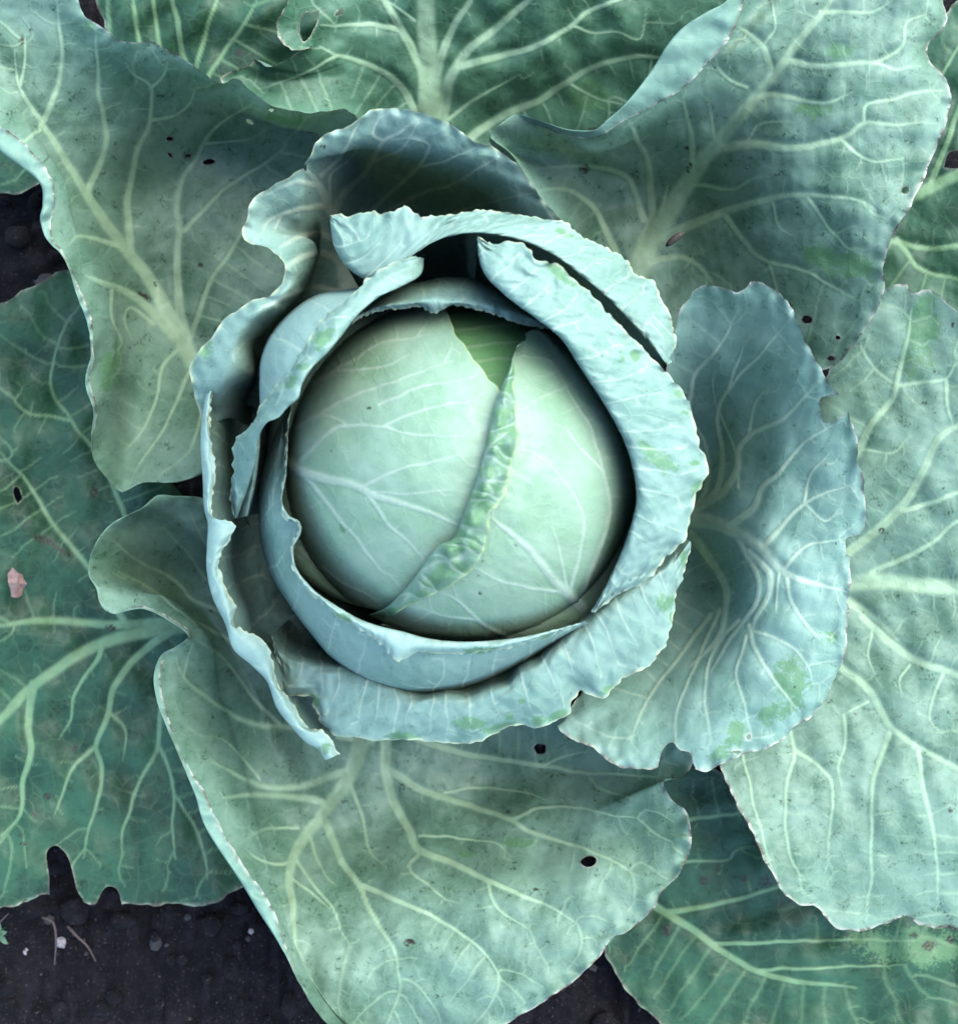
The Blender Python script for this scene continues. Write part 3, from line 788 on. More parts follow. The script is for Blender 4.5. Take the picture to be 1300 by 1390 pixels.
# ---- big outer leaves
o1c = row([(288, 640), (238, 655), (195, 655), (165, 668), (146, 650), (128, 625), (124, 595), (128, 560), (117, 520), (124, 478), (119, 436), (104, 395), (88, 352), (64, 322), (60, 298), (64, 276), (62, 250), (38, 222), (0, 190), (-35, 160), (-80, 50)], [68, 82, 96, 108, 114, 118, 120, 122, 118])
leaf('outer_leaf', [offs(o1c, 10, -1.5, [.1, .15, .2, .35, .4, .3, .6, .5, .9, 1.3, 1.6, 1.8, 1.5]), o1c,
                    row([(280, 600), (240, 600), (200, 615), (170, 615), (155, 575), (153, 520), (152, 470), (145, 420), (128, 375), (108, 332), (96, 298), (88, 262), (62, 220), (24, 175), (-15, 110), (-55, 30)], [58, 72, 84, 92, 98, 102, 104, 106]),
                    row([(275, 515), (238, 455), (200, 395), (150, 320), (110, 260), (75, 200), (50, 150), (30, 80), (-10, -20)], [16, 26, 48, 74, 91, 100, 103]),
                    row([(330, 460), (300, 380), (270, 300), (240, 230), (200, 160), (160, 120), (110, 70), (60, 10), (30, -30)], [14, 16, 20, 40, 74, 98, 106, 106]),
                    row([(395, 400), (400, 310), (380, 240), (330, 180), (270, 130), (215, 95), (165, 75), (120, 35), (80, -30)], [16, 18, 28, 64, 98, 110, 112]),
                    row([(440, 340), (445, 280), (448, 222), (462, 180), (486, 160), (472, 149), (450, 150), (425, 152), (400, 151), (370, 143), (340, 122), (322, 106), (300, 113), (265, 90), (230, 68), (205, 56), (180, 58), (160, 52), (140, 37), (115, 20), (104, -5), (70, -50)], [26, 44, 78, 104, 108, 110, 112, 112, 112])], M['outer'], cab,
     veins=[tv(1, 27, 4, (760, 1420), (690, 1300), (600, 1120), (480, 960), (380, 830), (300, 700), (220, 570), (165, 480), (120, 420), (70, 330), (60, 200)),
            tv(1, 10, 4, (340, 750), (400, 620), (415, 520), (405, 450), (390, 380), (385, 280), (375, 180), (378, 120)), tv(1, 12, 4, (510, 980), (500, 820), (515, 680), (540, 590), (585, 490), (595, 400), (590, 340), (520, 285), (495, 245)),
            tv(1, 5, 2, (590, 345), (640, 290), (660, 240)), tv(1, 5, 3, (600, 470), (680, 455), (740, 410), (765, 345)), tv(1, 14, 4, (740, 1350), (705, 1200), (695, 1050), (700, 900), (695, 800), (715, 700), (770, 620), (805, 550), (885, 465), (950, 430), (1000, 400)),
            tv(1, 7, 3, (720, 900), (800, 820), (870, 750), (960, 685), (1040, 640), (1120, 575)), tv(1, 4, 2, (810, 560), (900, 555), (1000, 540)), tv(1, 8, 4, (745, 1330), (820, 1120), (900, 990), (960, 890), (1050, 800)),
            tv(1, 9, 4, (165, 490), (205, 390), (235, 300), (245, 200), (230, 100), (225, 0)), tv(1, 6, 4, (160, 510), (90, 555), (30, 530)), tv(1, 8, 4, (460, 960), (370, 940), (300, 930), (270, 960)),
            tv(1, 17, 7, (680, 1310), (560, 1190), (480, 1140), (330, 1080)), tv(1, 5, 3, (440, 1130), (435, 1230), (460, 1300), (475, 1350), (440, 1400)), tv(1, 5, 2, (75, 340), (100, 220), (95, 130)), tv(1, 5, 3, (600, 1270), (510, 1210), (490, 1260), (520, 1340)),
            tv(4, 6, 3, (740, 120), (640, 220), (620, 330), (560, 470), (490, 560)), tv(4, 6, 3, (760, 200), (700, 340), (640, 470), (560, 590), (500, 700)), tv(4, 6, 3, (820, 300), (780, 450), (740, 560), (640, 640), (540, 750))],
     vmask=[0, 0, 0.8, 1, 1, 1, 1], edges=('v0', 'v1'), holes=[blob(230, 188, .15, 9, 1, 5, 3), blob(339, 165, .1, 9, 2, 6, 3, 40), blob(284, 219, .2, 9, 3, 8, 4, -10), blob(231, 210, .2, 8, 4, 4, 2, 50), blob(255, 211, .2, 8, 5, 4, 2), blob(368, 149, .1, 8, 6, 4, 2)],
     spots=[(210, 385, 3, 3), (195, 402, 9, 3, 40), (42, 41, 2, 2), (30, 55, 2, 4), (272, 360, 3, 3)], patches=[(150, 500, 12, 30, 10), (122, 34, 10, 6, 50), (390, 160, 30, 10, 10)], serr=0.7, seed=8, deep=1.3, cell=1.75, amp=1.6, ruffle=0.8, flecks=30,
     label='big upright leaf with rolled brown-edged margin and small holes')
leaf('outer_leaf', [row([(765, 335), (720, 262), (690, 216), (664, 192), (682, 174), (698, 163), (720, 169), (738, 174), (765, 183), (790, 187), (812, 185), (835, 172), (852, 161), (885, 144), (925, 122), (950, 97), (985, 58), (1000, 30), (1010, 0), (1025, -50)], [80, 98, 108, 112, 114, 116, 118, 120]),
                    row([(766, 325), (725, 258), (692, 208), (665, 184), (684, 164), (700, 155), (722, 160), (740, 166), (766, 175), (790, 178), (808, 176), (828, 160), (844, 147), (860, 131), (890, 96), (910, 65), (930, 42), (962, 18), (988, 0), (1010, -45)], [82, 104, 114, 118, 120, 124, 126, 126]),
                    row([(780, 330), (750, 270), (720, 225), (702, 207), (716, 197), (740, 195), (770, 200), (800, 203), (830, 190), (855, 175), (880, 152), (908, 124), (932, 98), (960, 70), (990, 40), (1022, 0), (1045, -40)], [72, 88, 96, 100, 104, 106]),
                    row([(810, 350), (800, 300), (790, 260), (800, 230), (840, 215), (870, 195), (910, 165), (950, 130), (985, 95), (1015, 60), (1050, 20), (1080, -30)], [24, 36, 64, 91, 101, 104]),
                    row([(855, 400), (870, 365), (900, 320), (930, 270), (960, 220), (1000, 160), (1030, 120), (1080, 60), (1120, 10), (1150, -50)], [18, 26, 52, 80, 94, 98, 99]),
                    row([(890, 440), (930, 380), (980, 330), (1030, 290), (1080, 230), (1120, 170), (1150, 110), (1185, 50), (1210, 0), (1230, -50)], [20, 40, 74, 95, 104, 107, 106]),
                    row([(960, 470), (1020, 440), (1080, 400), (1120, 350), (1160, 290), (1190, 230), (1210, 170), (1220, 110), (1230, 60), (1250, 0), (1260, -50)], [36, 68, 94, 103, 107, 106]),
                    row([(1040, 520), (1080, 510), (1125, 500), (1142, 488), (1168, 456), (1190, 420), (1200, 388), (1199, 362), (1214, 316), (1235, 280), (1255, 240), (1270, 200), (1285, 165), (1290, 130), (1285, 108), (1262, 82), (1259, 62), (1275, 45), (1286, 25), (1279, 0), (1275, -50)], [68, 88, 96, 99, 98, 97, 98])], M['outer'], cab,
     veins=[tv(3, 38, 9, (-20, 1180), (50, 1050), (110, 930), (200, 780), (300, 630), (400, 510), (520, 360), (620, 240), (700, 130), (790, 20), (830, -60)),
            tv(3, 15, 4, (150, 930), (210, 900), (330, 850), (450, 810), (560, 780), (640, 765), (780, 770), (920, 790), (980, 830)), tv(3, 8, 3, (390, 845), (450, 930), (540, 1020), (680, 1055), (800, 1120), (930, 1190)), tv(3, 4, 2, (560, 1030), (580, 1100), (600, 1160)),
            tv(3, 15, 4, (360, 575), (500, 565), (650, 580), (780, 560), (860, 535), (930, 485), (1050, 490), (1180, 475)), tv(3, 5, 3, (930, 485), (940, 410), (1050, 390), (1140, 360), (1250, 350)), tv(3, 5, 2, (850, 550), (900, 600), (960, 630), (1100, 620)),
            tv(3, 9, 3, (520, 370), (650, 380), (760, 405), (830, 390), (890, 355)), tv(3, 10, 3, (620, 240), (780, 260), (900, 250), (980, 240), (1080, 180), (1100, 90), (1200, 50)), tv(3, 5, 2, (985, 245), (1060, 275), (1130, 260)), tv(3, 6, 3, (760, 45), (900, 50), (960, 45), (1040, 0)),
            tv(3, 10, 6, (565, 270), (540, 190), (490, 140), (440, 105)), tv(3, 10, 6, (265, 640), (260, 560), (235, 460), (225, 400)), tv(3, 13, 7, (60, 950), (100, 850), (95, 720), (70, 600), (20, 500), (0, 450)), tv(2, 11, 5, (1230, 1060), (1150, 880), (1080, 780), (990, 740), (880, 745)),
            tv(2, 9, 4, (1310, 860), (1250, 700), (1180, 665), (1050, 650), (880, 660)), tv(3, 10, 6, (80, 1040), (150, 1010), (230, 1010), (290, 1050), (340, 1110)), tv(3, 7, 2, (270, 720), (420, 740), (500, 700), (560, 690)), tv(3, 4, 2, (480, 550), (520, 490), (640, 475)),
            tv(3, 5, 2, (710, 775), (770, 860), (850, 960), (940, 1000)), tv(3, 4, 2, (570, 785), (600, 890), (660, 930)), tv(3, 4, 2, (540, 170), (580, 110), (570, 0)), tv(3, 5, 4, (350, 560), (325, 430)), tv(3, 5, 4, (470, 340), (400, 310), (340, 250)), tv(3, 6, 3, (140, 820), (165, 720))],
     vmask=[0, 0, 0.8, 1, 1, 1, 1, 1], edges=('v0', 'v1'), holes=[blob(1229, 258, .1, 10, 7, 5, 5), blob(1094, 433, .25, 9, 8, 7, 5), blob(1137, 458, .2, 9, 9, 4, 3), blob(1128, 486, .2, 9, 10, 5, 3)],
     spots=[(793, 229, 6, 5, -20), (935, 228, 3, 3), (938, 222, 2, 2), (932, 200, 2, 2)], patches=[(1140, 70, 20, 12), (1150, 360, 40, 20, 10), (1110, 345, 22, 16), (1100, 150, 24, 12)], serr=0.6, seed=9, deep=1.3, cell=1.75, amp=1.8, ruffle=0.6, flecks=40,
     label='big upper leaf with one pale margin folded over and tiny bites')
o5c = row([(332, 700), (275, 676), (240, 673), (215, 672), (194, 688), (168, 701), (143, 718), (124, 750), (120, 780), (130, 798), (138, 824), (152, 833), (190, 825), (228, 841), (256, 862), (243, 876), (220, 890), (211, 915), (215, 950), (228, 988), (246, 1032), (268, 1078), (281, 1115), (308, 1160), (334, 1198), (352, 1226), (372, 1262), (390, 1300), (412, 1345), (450, 1395), (520, 1425)], [68, 88, 100, 107, 109, 112, 108, 102, 94, 82])
leaf('outer_leaf', [offs(o5c, -10, -2, [.05, .1, .1, .15, .1, .3, .6, .7, .9, 1.1, .9, .4, .15, .1]), o5c,
                    row([(350, 730), (290, 708), (240, 700), (212, 702), (188, 716), (162, 738), (145, 762), (146, 785), (168, 800), (200, 812), (240, 832), (272, 856), (268, 880), (246, 902), (238, 935), (250, 980), (272, 1025), (294, 1072), (310, 1112), (330, 1160), (352, 1200), (366, 1230), (384, 1265), (402, 1300), (425, 1345), (465, 1395), (528, 1426)], [58, 78, 90, 96, 98, 98, 92, 88, 82, 76]),
                    row([(430, 880), (370, 830), (320, 800), (285, 800), (270, 820), (290, 860), (302, 900), (300, 940), (312, 1000), (330, 1060), (342, 1110), (355, 1150), (370, 1195), (383, 1240), (398, 1280), (430, 1340), (475, 1395), (535, 1428)], [20, 24, 40, 62, 74, 78, 78, 74]),
                    row([(510, 970), (490, 1010), (470, 1060), (430, 1115), (402, 1165), (396, 1200), (402, 1245), (415, 1295), (445, 1345), (490, 1395), (545, 1430)], [18, 20, 38, 62, 75, 78, 74]),
                    row([(545, 975), (545, 1030), (560, 1090), (570, 1140), (575, 1190), (570, 1240), (565, 1290), (560, 1350), (555, 1432)], [18, 22, 42, 66, 78, 78, 72]), row([(610, 965), (655, 1010), (720, 1050), (760, 1100), (770, 1150), (760, 1200), (740, 1250), (700, 1310), (650, 1370), (580, 1430)], [18, 28, 54, 75, 83, 82, 76]),
                    row([(700, 930), (800, 970), (870, 990), (922, 1006), (940, 1032), (930, 1052), (902, 1060), (908, 1082), (930, 1100), (938, 1130), (935, 1160), (920, 1190), (897, 1213), (890, 1230), (868, 1252), (848, 1266), (830, 1274), (812, 1300), (775, 1335), (730, 1365), (670, 1400), (600, 1430)], [48, 64, 76, 80, 84, 86, 86, 82])], M['outer'], cab,
     veins=[tv(8, 28, 7, (250, 380), (210, 450), (170, 560), (90, 690), (20, 780), (-60, 900), (-80, 1000), (-65, 1100), (-60, 1300)),
            tv(8, 17, 4, (300, 400), (300, 560), (330, 690), (390, 800), (430, 880), (560, 930), (700, 1000), (820, 1050), (960, 1110), (1050, 1170)), tv(8, 12, 3, (310, 560), (430, 640), (540, 680), (680, 720), (790, 760), (860, 800), (960, 840), (1120, 890), (1290, 980)),
            tv(8, 10, 3, (420, 440), (530, 480), (640, 505), (800, 530), (930, 550), (1090, 575), (1290, 585), (1420, 600)), tv(8, 5, 2, (810, 755), (900, 715), (1020, 710), (1180, 740), (1290, 755)), tv(8, 4, 2, (530, 655), (650, 635), (820, 650), (930, 680)),
            tv(8, 12, 4, (50, 740), (120, 910), (190, 1010), (250, 1140), (330, 1270), (360, 1400)), tv(8, 8, 3, (200, 1020), (330, 1070), (480, 1140), (600, 1210), (700, 1300), (760, 1400)), tv(8, 6, 2, (160, 620), (210, 760), (240, 890), (300, 950)), tv(8, 5, 2, (430, 890), (390, 945), (470, 1020), (560, 1100)),
            tv(8, 5, 2, (700, 1005), (730, 1100), (860, 1190)), tv(8, 5, 2, (0, 830), (60, 970), (110, 1020)), tv(8, 5, 2, (-60, 900), (0, 1000), (90, 1110), (130, 1200), (180, 1290)), tv(8, 4, 2, (430, 825), (570, 830), (740, 860), (790, 910)), tv(8, 4, 2, (920, 545), (1000, 510), (1100, 490)), tv(8, 4, 2, (1095, 580), (1130, 630), (1240, 670)),
            tv(7, 12, 6, (1400, 560), (1290, 590), (1200, 625), (1080, 635), (960, 600), (830, 530)), tv(7, 12, 6, (1290, 700), (1230, 680), (1100, 665), (980, 660), (870, 675)), tv(7, 6, 3, (1140, 930), (1050, 930), (980, 890)),
            tv(7, 11, 5, (1400, 440), (1160, 400), (1000, 385), (900, 340), (800, 270), (720, 200), (690, 120)), tv(7, 6, 3, (1100, 390), (990, 280), (900, 150), (830, 90), (760, 50)), tv(7, 4, 2, (720, 200), (735, 130), (760, 60)), tv(7, 4, 2, (1020, 600), (960, 530), (880, 450), (820, 420)), tv(7, 4, 2, (1170, 790), (1040, 800), (960, 840)),
            tv(7, 5, 3, (1130, 980), (1220, 1050), (1290, 1110)), tv(4, 7, 3, (1010, 1290), (850, 1180), (760, 1140), (680, 1060), (560, 1000), (480, 940), (430, 900)), tv(4, 5, 2, (900, 1180), (800, 1050), (740, 960), (680, 900), (640, 850)), tv(4, 6, 3, (1050, 1380), (860, 1280), (700, 1180), (600, 1100), (450, 1020)), tv(4, 5, 2, (880, 1090), (820, 940), (770, 850), (740, 780))],
     vmask=[0, 0, 0.8, 1, 1, 1, 1, 1], edges=('v0', 'v1', 'u1'), holes=[blob(799, 1170, .12, 10, 11, 11, 7), blob(733, 1017, .15, 9, 12, 8, 7)], spots=[(727, 1208, 3, 2), (690, 1102, 3, 2), (555, 1280, 6, 4), (411, 988, 4, 5)], patches=[(705, 1144, 17, 8), (630, 1160, 9, 5, 10), (558, 1280, 8, 4)],
     serr=0.5, seed=10, deep=1.3, cell=1.75, amp=1.8, ruffle=0.8, flecks=40, label='wide lower leaf with one round bite hole and a turned-up side lobe')
leaf('outer_leaf', [row([(905, 600), (905, 520), (912, 460), (930, 410), (950, 388), (980, 390), (1000, 395), (1020, 383), (1045, 390), (1062, 402), (1080, 430), (1095, 465), (1112, 495), (1125, 520), (1142, 540), (1152, 558), (1160, 582), (1166, 630), (1175, 680), (1172, 718)], [62, 90, 112, 120, 122, 122, 120, 116, 110]),
                    row([(912, 640), (925, 580), (940, 520), (965, 470), (1000, 450), (1030, 455), (1055, 480), (1080, 520), (1105, 560), (1130, 600), (1145, 650), (1152, 700), (1163, 735)], [30, 56, 88, 106, 113, 114, 112, 109]), row([(916, 670), (945, 640), (970, 600), (1000, 570), (1030, 570), (1060, 590), (1085, 620), (1110, 660), (1130, 705), (1157, 752)], [20, 34, 70, 98, 107, 110, 108]),
                    row([(900, 705), (935, 707), (990, 730), (1030, 757), (1060, 778), (1090, 792), (1153, 806)], [20, 34, 76, 100, 106, 108, 106]), row([(900, 725), (935, 755), (965, 795), (985, 830), (1010, 860), (1050, 880), (1100, 880), (1150, 862)], [18, 18, 40, 76, 100, 106, 108, 105]),
                    row([(890, 750), (895, 800), (900, 850), (905, 900), (925, 940), (970, 960), (1040, 950), (1090, 930), (1146, 888)], [20, 30, 56, 86, 102, 106, 107, 104]),
                    row([(855, 780), (830, 850), (800, 920), (765, 975), (757, 988), (775, 1003), (805, 1014), (830, 1035), (860, 1045), (895, 1044), (940, 1044), (957, 1048), (975, 1040), (1010, 1025), (1055, 1010), (1080, 985), (1105, 970), (1120, 950), (1138, 908)], [46, 54, 70, 92, 98, 102, 104, 104, 102, 100])], M['cup'], cab,
     veins=[tv(6, 28, 4, (100, 815), (250, 822), (330, 830), (420, 870), (520, 930), (600, 1020), (680, 1060), (780, 1090), (870, 1110)), tv(6, 13, 4, (220, 810), (310, 765), (380, 720), (430, 640), (440, 560), (490, 490), (620, 425), (700, 340), (760, 280)),
            tv(6, 9, 3, (290, 780), (360, 700), (375, 560), (360, 430), (370, 360), (420, 290), (530, 170), (650, 30)), tv(6, 8, 4, (270, 790), (310, 720), (325, 600), (300, 510), (260, 430)), tv(6, 7, 3, (230, 420), (250, 340), (265, 260), (350, 160), (400, 80), (440, 0)),
            tv(6, 12, 3, (390, 860), (500, 780), (530, 700), (600, 640), (690, 530), (800, 460)), tv(6, 8, 3, (540, 930), (600, 860), (700, 760), (870, 690)), tv(6, 5, 2, (695, 765), (720, 650), (800, 560)), tv(6, 4, 2, (700, 765), (780, 830), (830, 790)), tv(6, 6, 2, (620, 1020), (700, 930), (850, 900)),
            tv(6, 14, 7, (210, 850), (260, 890), (330, 980), (390, 1090), (390, 1180), (360, 1290), (250, 1400)), tv(6, 9, 5, (440, 900), (520, 1060), (520, 1120), (470, 1210), (400, 1300), (330, 1420)), tv(6, 11, 6, (480, 950), (560, 1040), (565, 1110), (500, 1220), (490, 1300)), tv(6, 5, 3, (600, 1020), (590, 1130), (585, 1190)), tv(6, 6, 3, (630, 1050), (640, 1130), (700, 1230), (760, 1300)),
            tv(9, 7, 3, (480, 0), (510, 100), (590, 230), (680, 340)), tv(9, 5, 2, (470, 40), (430, 190), (460, 300), (490, 440)), tv(9, 6, 3, (440, -20), (380, 40), (320, 150), (310, 300), (330, 470)), tv(9, 6, 3, (370, -60), (240, 220), (195, 350), (190, 460)), tv(9, 7, 3, (330, -40), (130, 220), (60, 330), (20, 450)), tv(9, 4, 2, (500, 20), (560, 40), (680, 110), (740, 240)),
            tv(6, 4, 2, (440, 700), (430, 560), (340, 330), (340, 230)), tv(6, 5, 2, (480, 480), (500, 380), (560, 300)), tv(6, 5, 2, (400, 310), (440, 200), (460, 120))],
     edges=('v0', 'v1', 'u1'), holes=[[(1150, 532), (1128, 537), (1113, 541), (1114, 558), (1119, 573), (1128, 573), (1141, 565), (1153, 559), (1170, 545)], [(1180, 726), (1158, 728), (1148, 731), (1148, 750), (1154, 756), (1180, 758)], [(893, 1052), (895, 1032), (903, 1013), (913, 1008), (922, 1018), (936, 1022), (940, 1034), (944, 1054)], blob(1016, 1000, .1, 8, 13, 3, 4), blob(1000, 1021, .1, 8, 14, 7, 2)],
     patches=[(1075, 925, 24, 34, -10), (1055, 965, 28, 14, -25), (1000, 1000, 13, 20, 15), (975, 1025, 18, 10, -20), (1130, 865, 10, 8), (930, 760, 6, 10)], seed=11, deep=1.0, cell=1.7, amp=1.2, ruffle=0.8, flecks=12,
     label='cupped bluish leaf with two notches in its rim and green scraped patches')

# ---- wrapper leaves round the head
leaf('wrapper_leaf', [row([(278, 580), (262, 535), (258, 497), (270, 475), (290, 455), (303, 434), (325, 418), (345, 408), (372, 397), (387, 366), (380, 348), (364, 336), (340, 331), (329, 319), (334, 295), (343, 270), (380, 247), (412, 227)], [118, 128, 134, 138, 142, 146, 148, 150, 150, 150]),
                      row([(300, 570), (296, 530), (308, 500), (316, 465), (330, 442), (350, 424), (375, 410), (396, 388), (402, 360), (395, 335), (380, 320), (366, 308), (368, 295), (378, 280), (395, 260), (413, 230)], [116, 132, 140, 142, 145, 145, 143, 140, 140, 143, 148]),
                      row([(380, 560), (370, 500), (375, 450), (395, 420), (415, 390), (425, 350), (420, 310), (415, 280), (415, 255), (415, 231)], [24, 30, 38, 50, 64, 82, 102, 126, 144]),
                      row([(500, 430), (480, 390), (465, 345), (450, 300), (437, 262), (416, 230)], [20, 28, 42, 66, 100, 142]), row([(560, 400), (540, 350), (520, 300), (500, 250), (480, 215), (448, 210), (416, 226)], [20, 20, 24, 40, 72, 112, 142]),
                      row([(650, 385), (640, 330), (612, 285), (570, 248), (535, 222), (500, 205), (460, 206), (416, 223)], [32, 36, 48, 70, 98, 122, 143]),
                      row([(770, 345), (735, 315), (718, 290), (700, 262), (680, 240), (650, 222), (615, 205), (578, 188), (540, 178), (500, 178), (470, 190), (442, 200), (415, 222)], [98, 118, 130, 138, 142, 144, 145, 146, 146]),
                      row([(800, 340), (770, 308), (757, 296), (745, 280), (722, 250), (700, 222), (670, 200), (640, 188), (620, 173), (580, 155), (540, 145), (500, 150), (470, 172), (440, 181), (430, 192), (422, 207), (414, 224)], [106, 128, 140, 146, 150, 150, 150, 150])], M['wrap'], cab,
     veins=[zv(26, 8, (1010, 1150), (960, 950), (930, 800), (870, 640), (800, 520), (740, 460)), zv(8, 3, (800, 560), (700, 550), (560, 610), (420, 660)), zv(9, 3, (860, 690), (720, 710), (600, 750), (530, 790), (500, 880)), zv(5, 3, (610, 755), (570, 850)), zv(10, 6, (920, 880), (820, 850), (720, 870), (600, 940)),
            zv(10, 8, (950, 1010), (830, 970), (640, 1040), (560, 1100)), zv(8, 6, (960, 1190), (800, 1170), (500, 1290)), zv(7, 3, (850, 510), (960, 400), (1030, 290), (1075, 190)), zv(5, 2, (900, 640), (900, 510), (980, 440), (1070, 340)), zv(10, 5, (920, 740), (980, 620), (1090, 510), (1150, 420), (1215, 310), (1300, 260), (1380, 200)), zv(5, 2, (1215, 310), (1155, 270), (1190, 150)),
            tv(2, 8, 3, (180, 900), (250, 820), (330, 740), (430, 650), (470, 570), (400, 545), (300, 545)), tv(2, 7, 3, (230, 880), (320, 820), (460, 750), (560, 720), (660, 660), (760, 600)), tv(2, 4, 2, (440, 650), (560, 620), (650, 580)), tv(2, 4, 2, (230, 640), (370, 575), (420, 480)), tv(2, 4, 2, (500, 860), (640, 810), (800, 770), (900, 750))],
     vmask=[0.3, 0.8, 1, 1, 1, 1, 1, 1], edges=('v0', 'v1'), patches=[(280, 472, 12, 12, -40), (262, 492, 4, 8)], spots=[(420, 202, 3, 2), (438, 199, 3, 2)], seed=12, deep=1.3, cell=1.7, amp=0.8, ruffle=0.7, flecks=6, hk=0.2)

def recurved(crest, margin, wall=-8, wdz=-45, base_f=0.72, base_z=52, low_dz=-18, mid_dz=2.5, **kw):
    c = crest; rows = [inward(c, base_f, base_z), toward(c, wall, wdz), toward(c, wall * 0.5, low_dz), c, between(c, margin, 0.5, mid_dz), margin]
    return rows

# top band
r4c = row([(448, 300), (456, 335), (475, 362), (500, 376), (520, 372), (545, 358), (562, 345), (585, 330), (612, 320), (640, 316), (690, 322), (740, 340), (790, 375), (840, 420), (880, 465), (905, 495)], [146, 156, 164, 168, 170, 172, 172, 168, 160, 150])
r4m = row([(449, 292), (460, 289), (470, 293), (482, 290), (500, 287), (520, 289), (535, 285), (552, 281), (565, 291), (600, 292), (650, 285), (700, 290), (740, 297), (762, 299), (790, 320), (820, 335), (848, 350), (862, 372), (884, 380), (896, 402), (910, 430), (917, 468), (908, 490)], [148, 158, 161, 162, 162, 158, 152, 148, 142])
leaf('wrapper_leaf', recurved(r4c, r4m), M['wrap'], cab, mode='uv', fan=(0.5, 36, -1.0), edges=('v1',), vmask=[0, 0, 0.2, 1, 1, 1], patches=[(768, 317, 14, 5, 25)], seed=13, crinkle=0.2, cell=1.6, amp=0.5, ruffle=0.8, grow_n=0.9, flecks=8)
# left leaf with the margin turned in
r6c = row([(290, 500), (281, 530), (275, 560), (272, 600), (275, 650), (277, 690), (282, 712), (281, 740), (280, 770), (288, 810), (306, 848), (316, 880), (343, 905), (362, 925), (376, 962), (398, 990), (415, 1008), (432, 1018), (441, 1032)], [124, 130, 136, 138, 138, 136, 132, 128, 122, 116, 110])
r6m = row([(292, 503), (289, 535), (285, 560), (287, 600), (293, 645), (287, 680), (290, 704), (318, 709), (317, 725), (302, 748), (297, 770), (308, 800), (320, 826), (317, 845), (336, 858), (356, 868), (368, 888), (376, 925), (398, 955), (416, 985), (440, 994), (462, 1024)], [126, 134, 139, 142, 141, 138, 133, 128, 122, 116, 110])
leaf('wrapper_leaf', [inward(r6c, 0.62, 44), toward(r6c, 54, z=58), toward(r6c, 24, dz=-16), toward(r6c, 8, dz=-5), r6c, between(r6c, r6m, 0.5, 3), r6m], M['wrap'], cab, mode='uv', fan=(0.25, 42, 0.8), edges=('v1',),
     vmask=[0, 1, 1, 1, 1, 1, 1], patches=[(440, 1018, 8, 8)], seed=14, crinkle=0.2, cell=1.7, amp=0.6, ruffle=0.5, grow_n=0.9)
r7c = row([(338, 432), (340, 446), (330, 470), (317, 495), (306, 520), (302, 540)], [112, 124, 128, 126, 118])
r7m = row([(343, 434), (345, 448), (338, 468), (328, 490), (314, 514), (307, 536)], [110, 122, 124, 122, 116])
leaf('wrapper_leaf', [inward(r7c, 0.72, 55), toward(r7c, 26, dz=-40), toward(r7c, 12, dz=-16), r7m, r7c], M['wrap'], cab, mode='uv', fan=(0.2, 30, 0.4), edges=('v1',), seed=15, crinkle=0.2, cell=1.8, amp=0.4, ruffle=0.5, grow_n=0.8)
# lower band
r8c = row([(368, 862), (385, 885), (420, 900), (465, 912), (520, 932), (570, 950), (605, 946), (632, 949), (666, 937), (692, 930), (711, 911), (736, 900), (746, 890), (792, 852), (832, 820), (905, 768), (936, 734)], [102, 112, 120, 126, 130, 134, 137, 138, 138, 132])
r8m = row([(371, 868), (373, 886), (380, 910), (384, 940), (400, 946), (420, 946), (428, 962), (436, 982), (450, 995), (480, 1002), (520, 1005), (560, 1005), (600, 1008), (630, 1011), (665, 1000), (695, 986), (740, 986), (770, 970), (777, 950), (788, 940), (820, 947), (836, 932), (846, 920), (880, 905), (900, 880), (911, 850), (915, 830), (919, 800), (925, 790), (930, 770), (938, 738)], [102, 108, 114, 118, 120, 122, 124, 125, 125, 126])
leaf('wrapper_leaf', [inward(r8c, 0.66, 44), toward(r8c, 34, dz=-52), toward(r8c, 14, dz=-20), r8c, between(r8c, r8m, 0.5, 3), r8m], M['wrap'], cab, mode='uv', fan=(0.35, 34, -0.9), edges=('v1',), vmask=[0, 0.6, 1, 1, 1, 1],
     patches=[(545, 1000, 25, 6, 5), (636, 982, 20, 10), (680, 988, 22, 6, -18), (690, 972, 8, 6), (732, 977, 10, 6), (756, 973, 14, 6, -30), (822, 938, 12, 7, -20), (900, 815, 15, 12), (912, 840, 6, 10), (928, 757, 6, 12), (428, 950, 9, 8), (708, 952, 6, 3)], seed=16, crinkle=0.2, cell=1.6, amp=0.6, ruffle=1.0, grow_n=0.9, flecks=14)
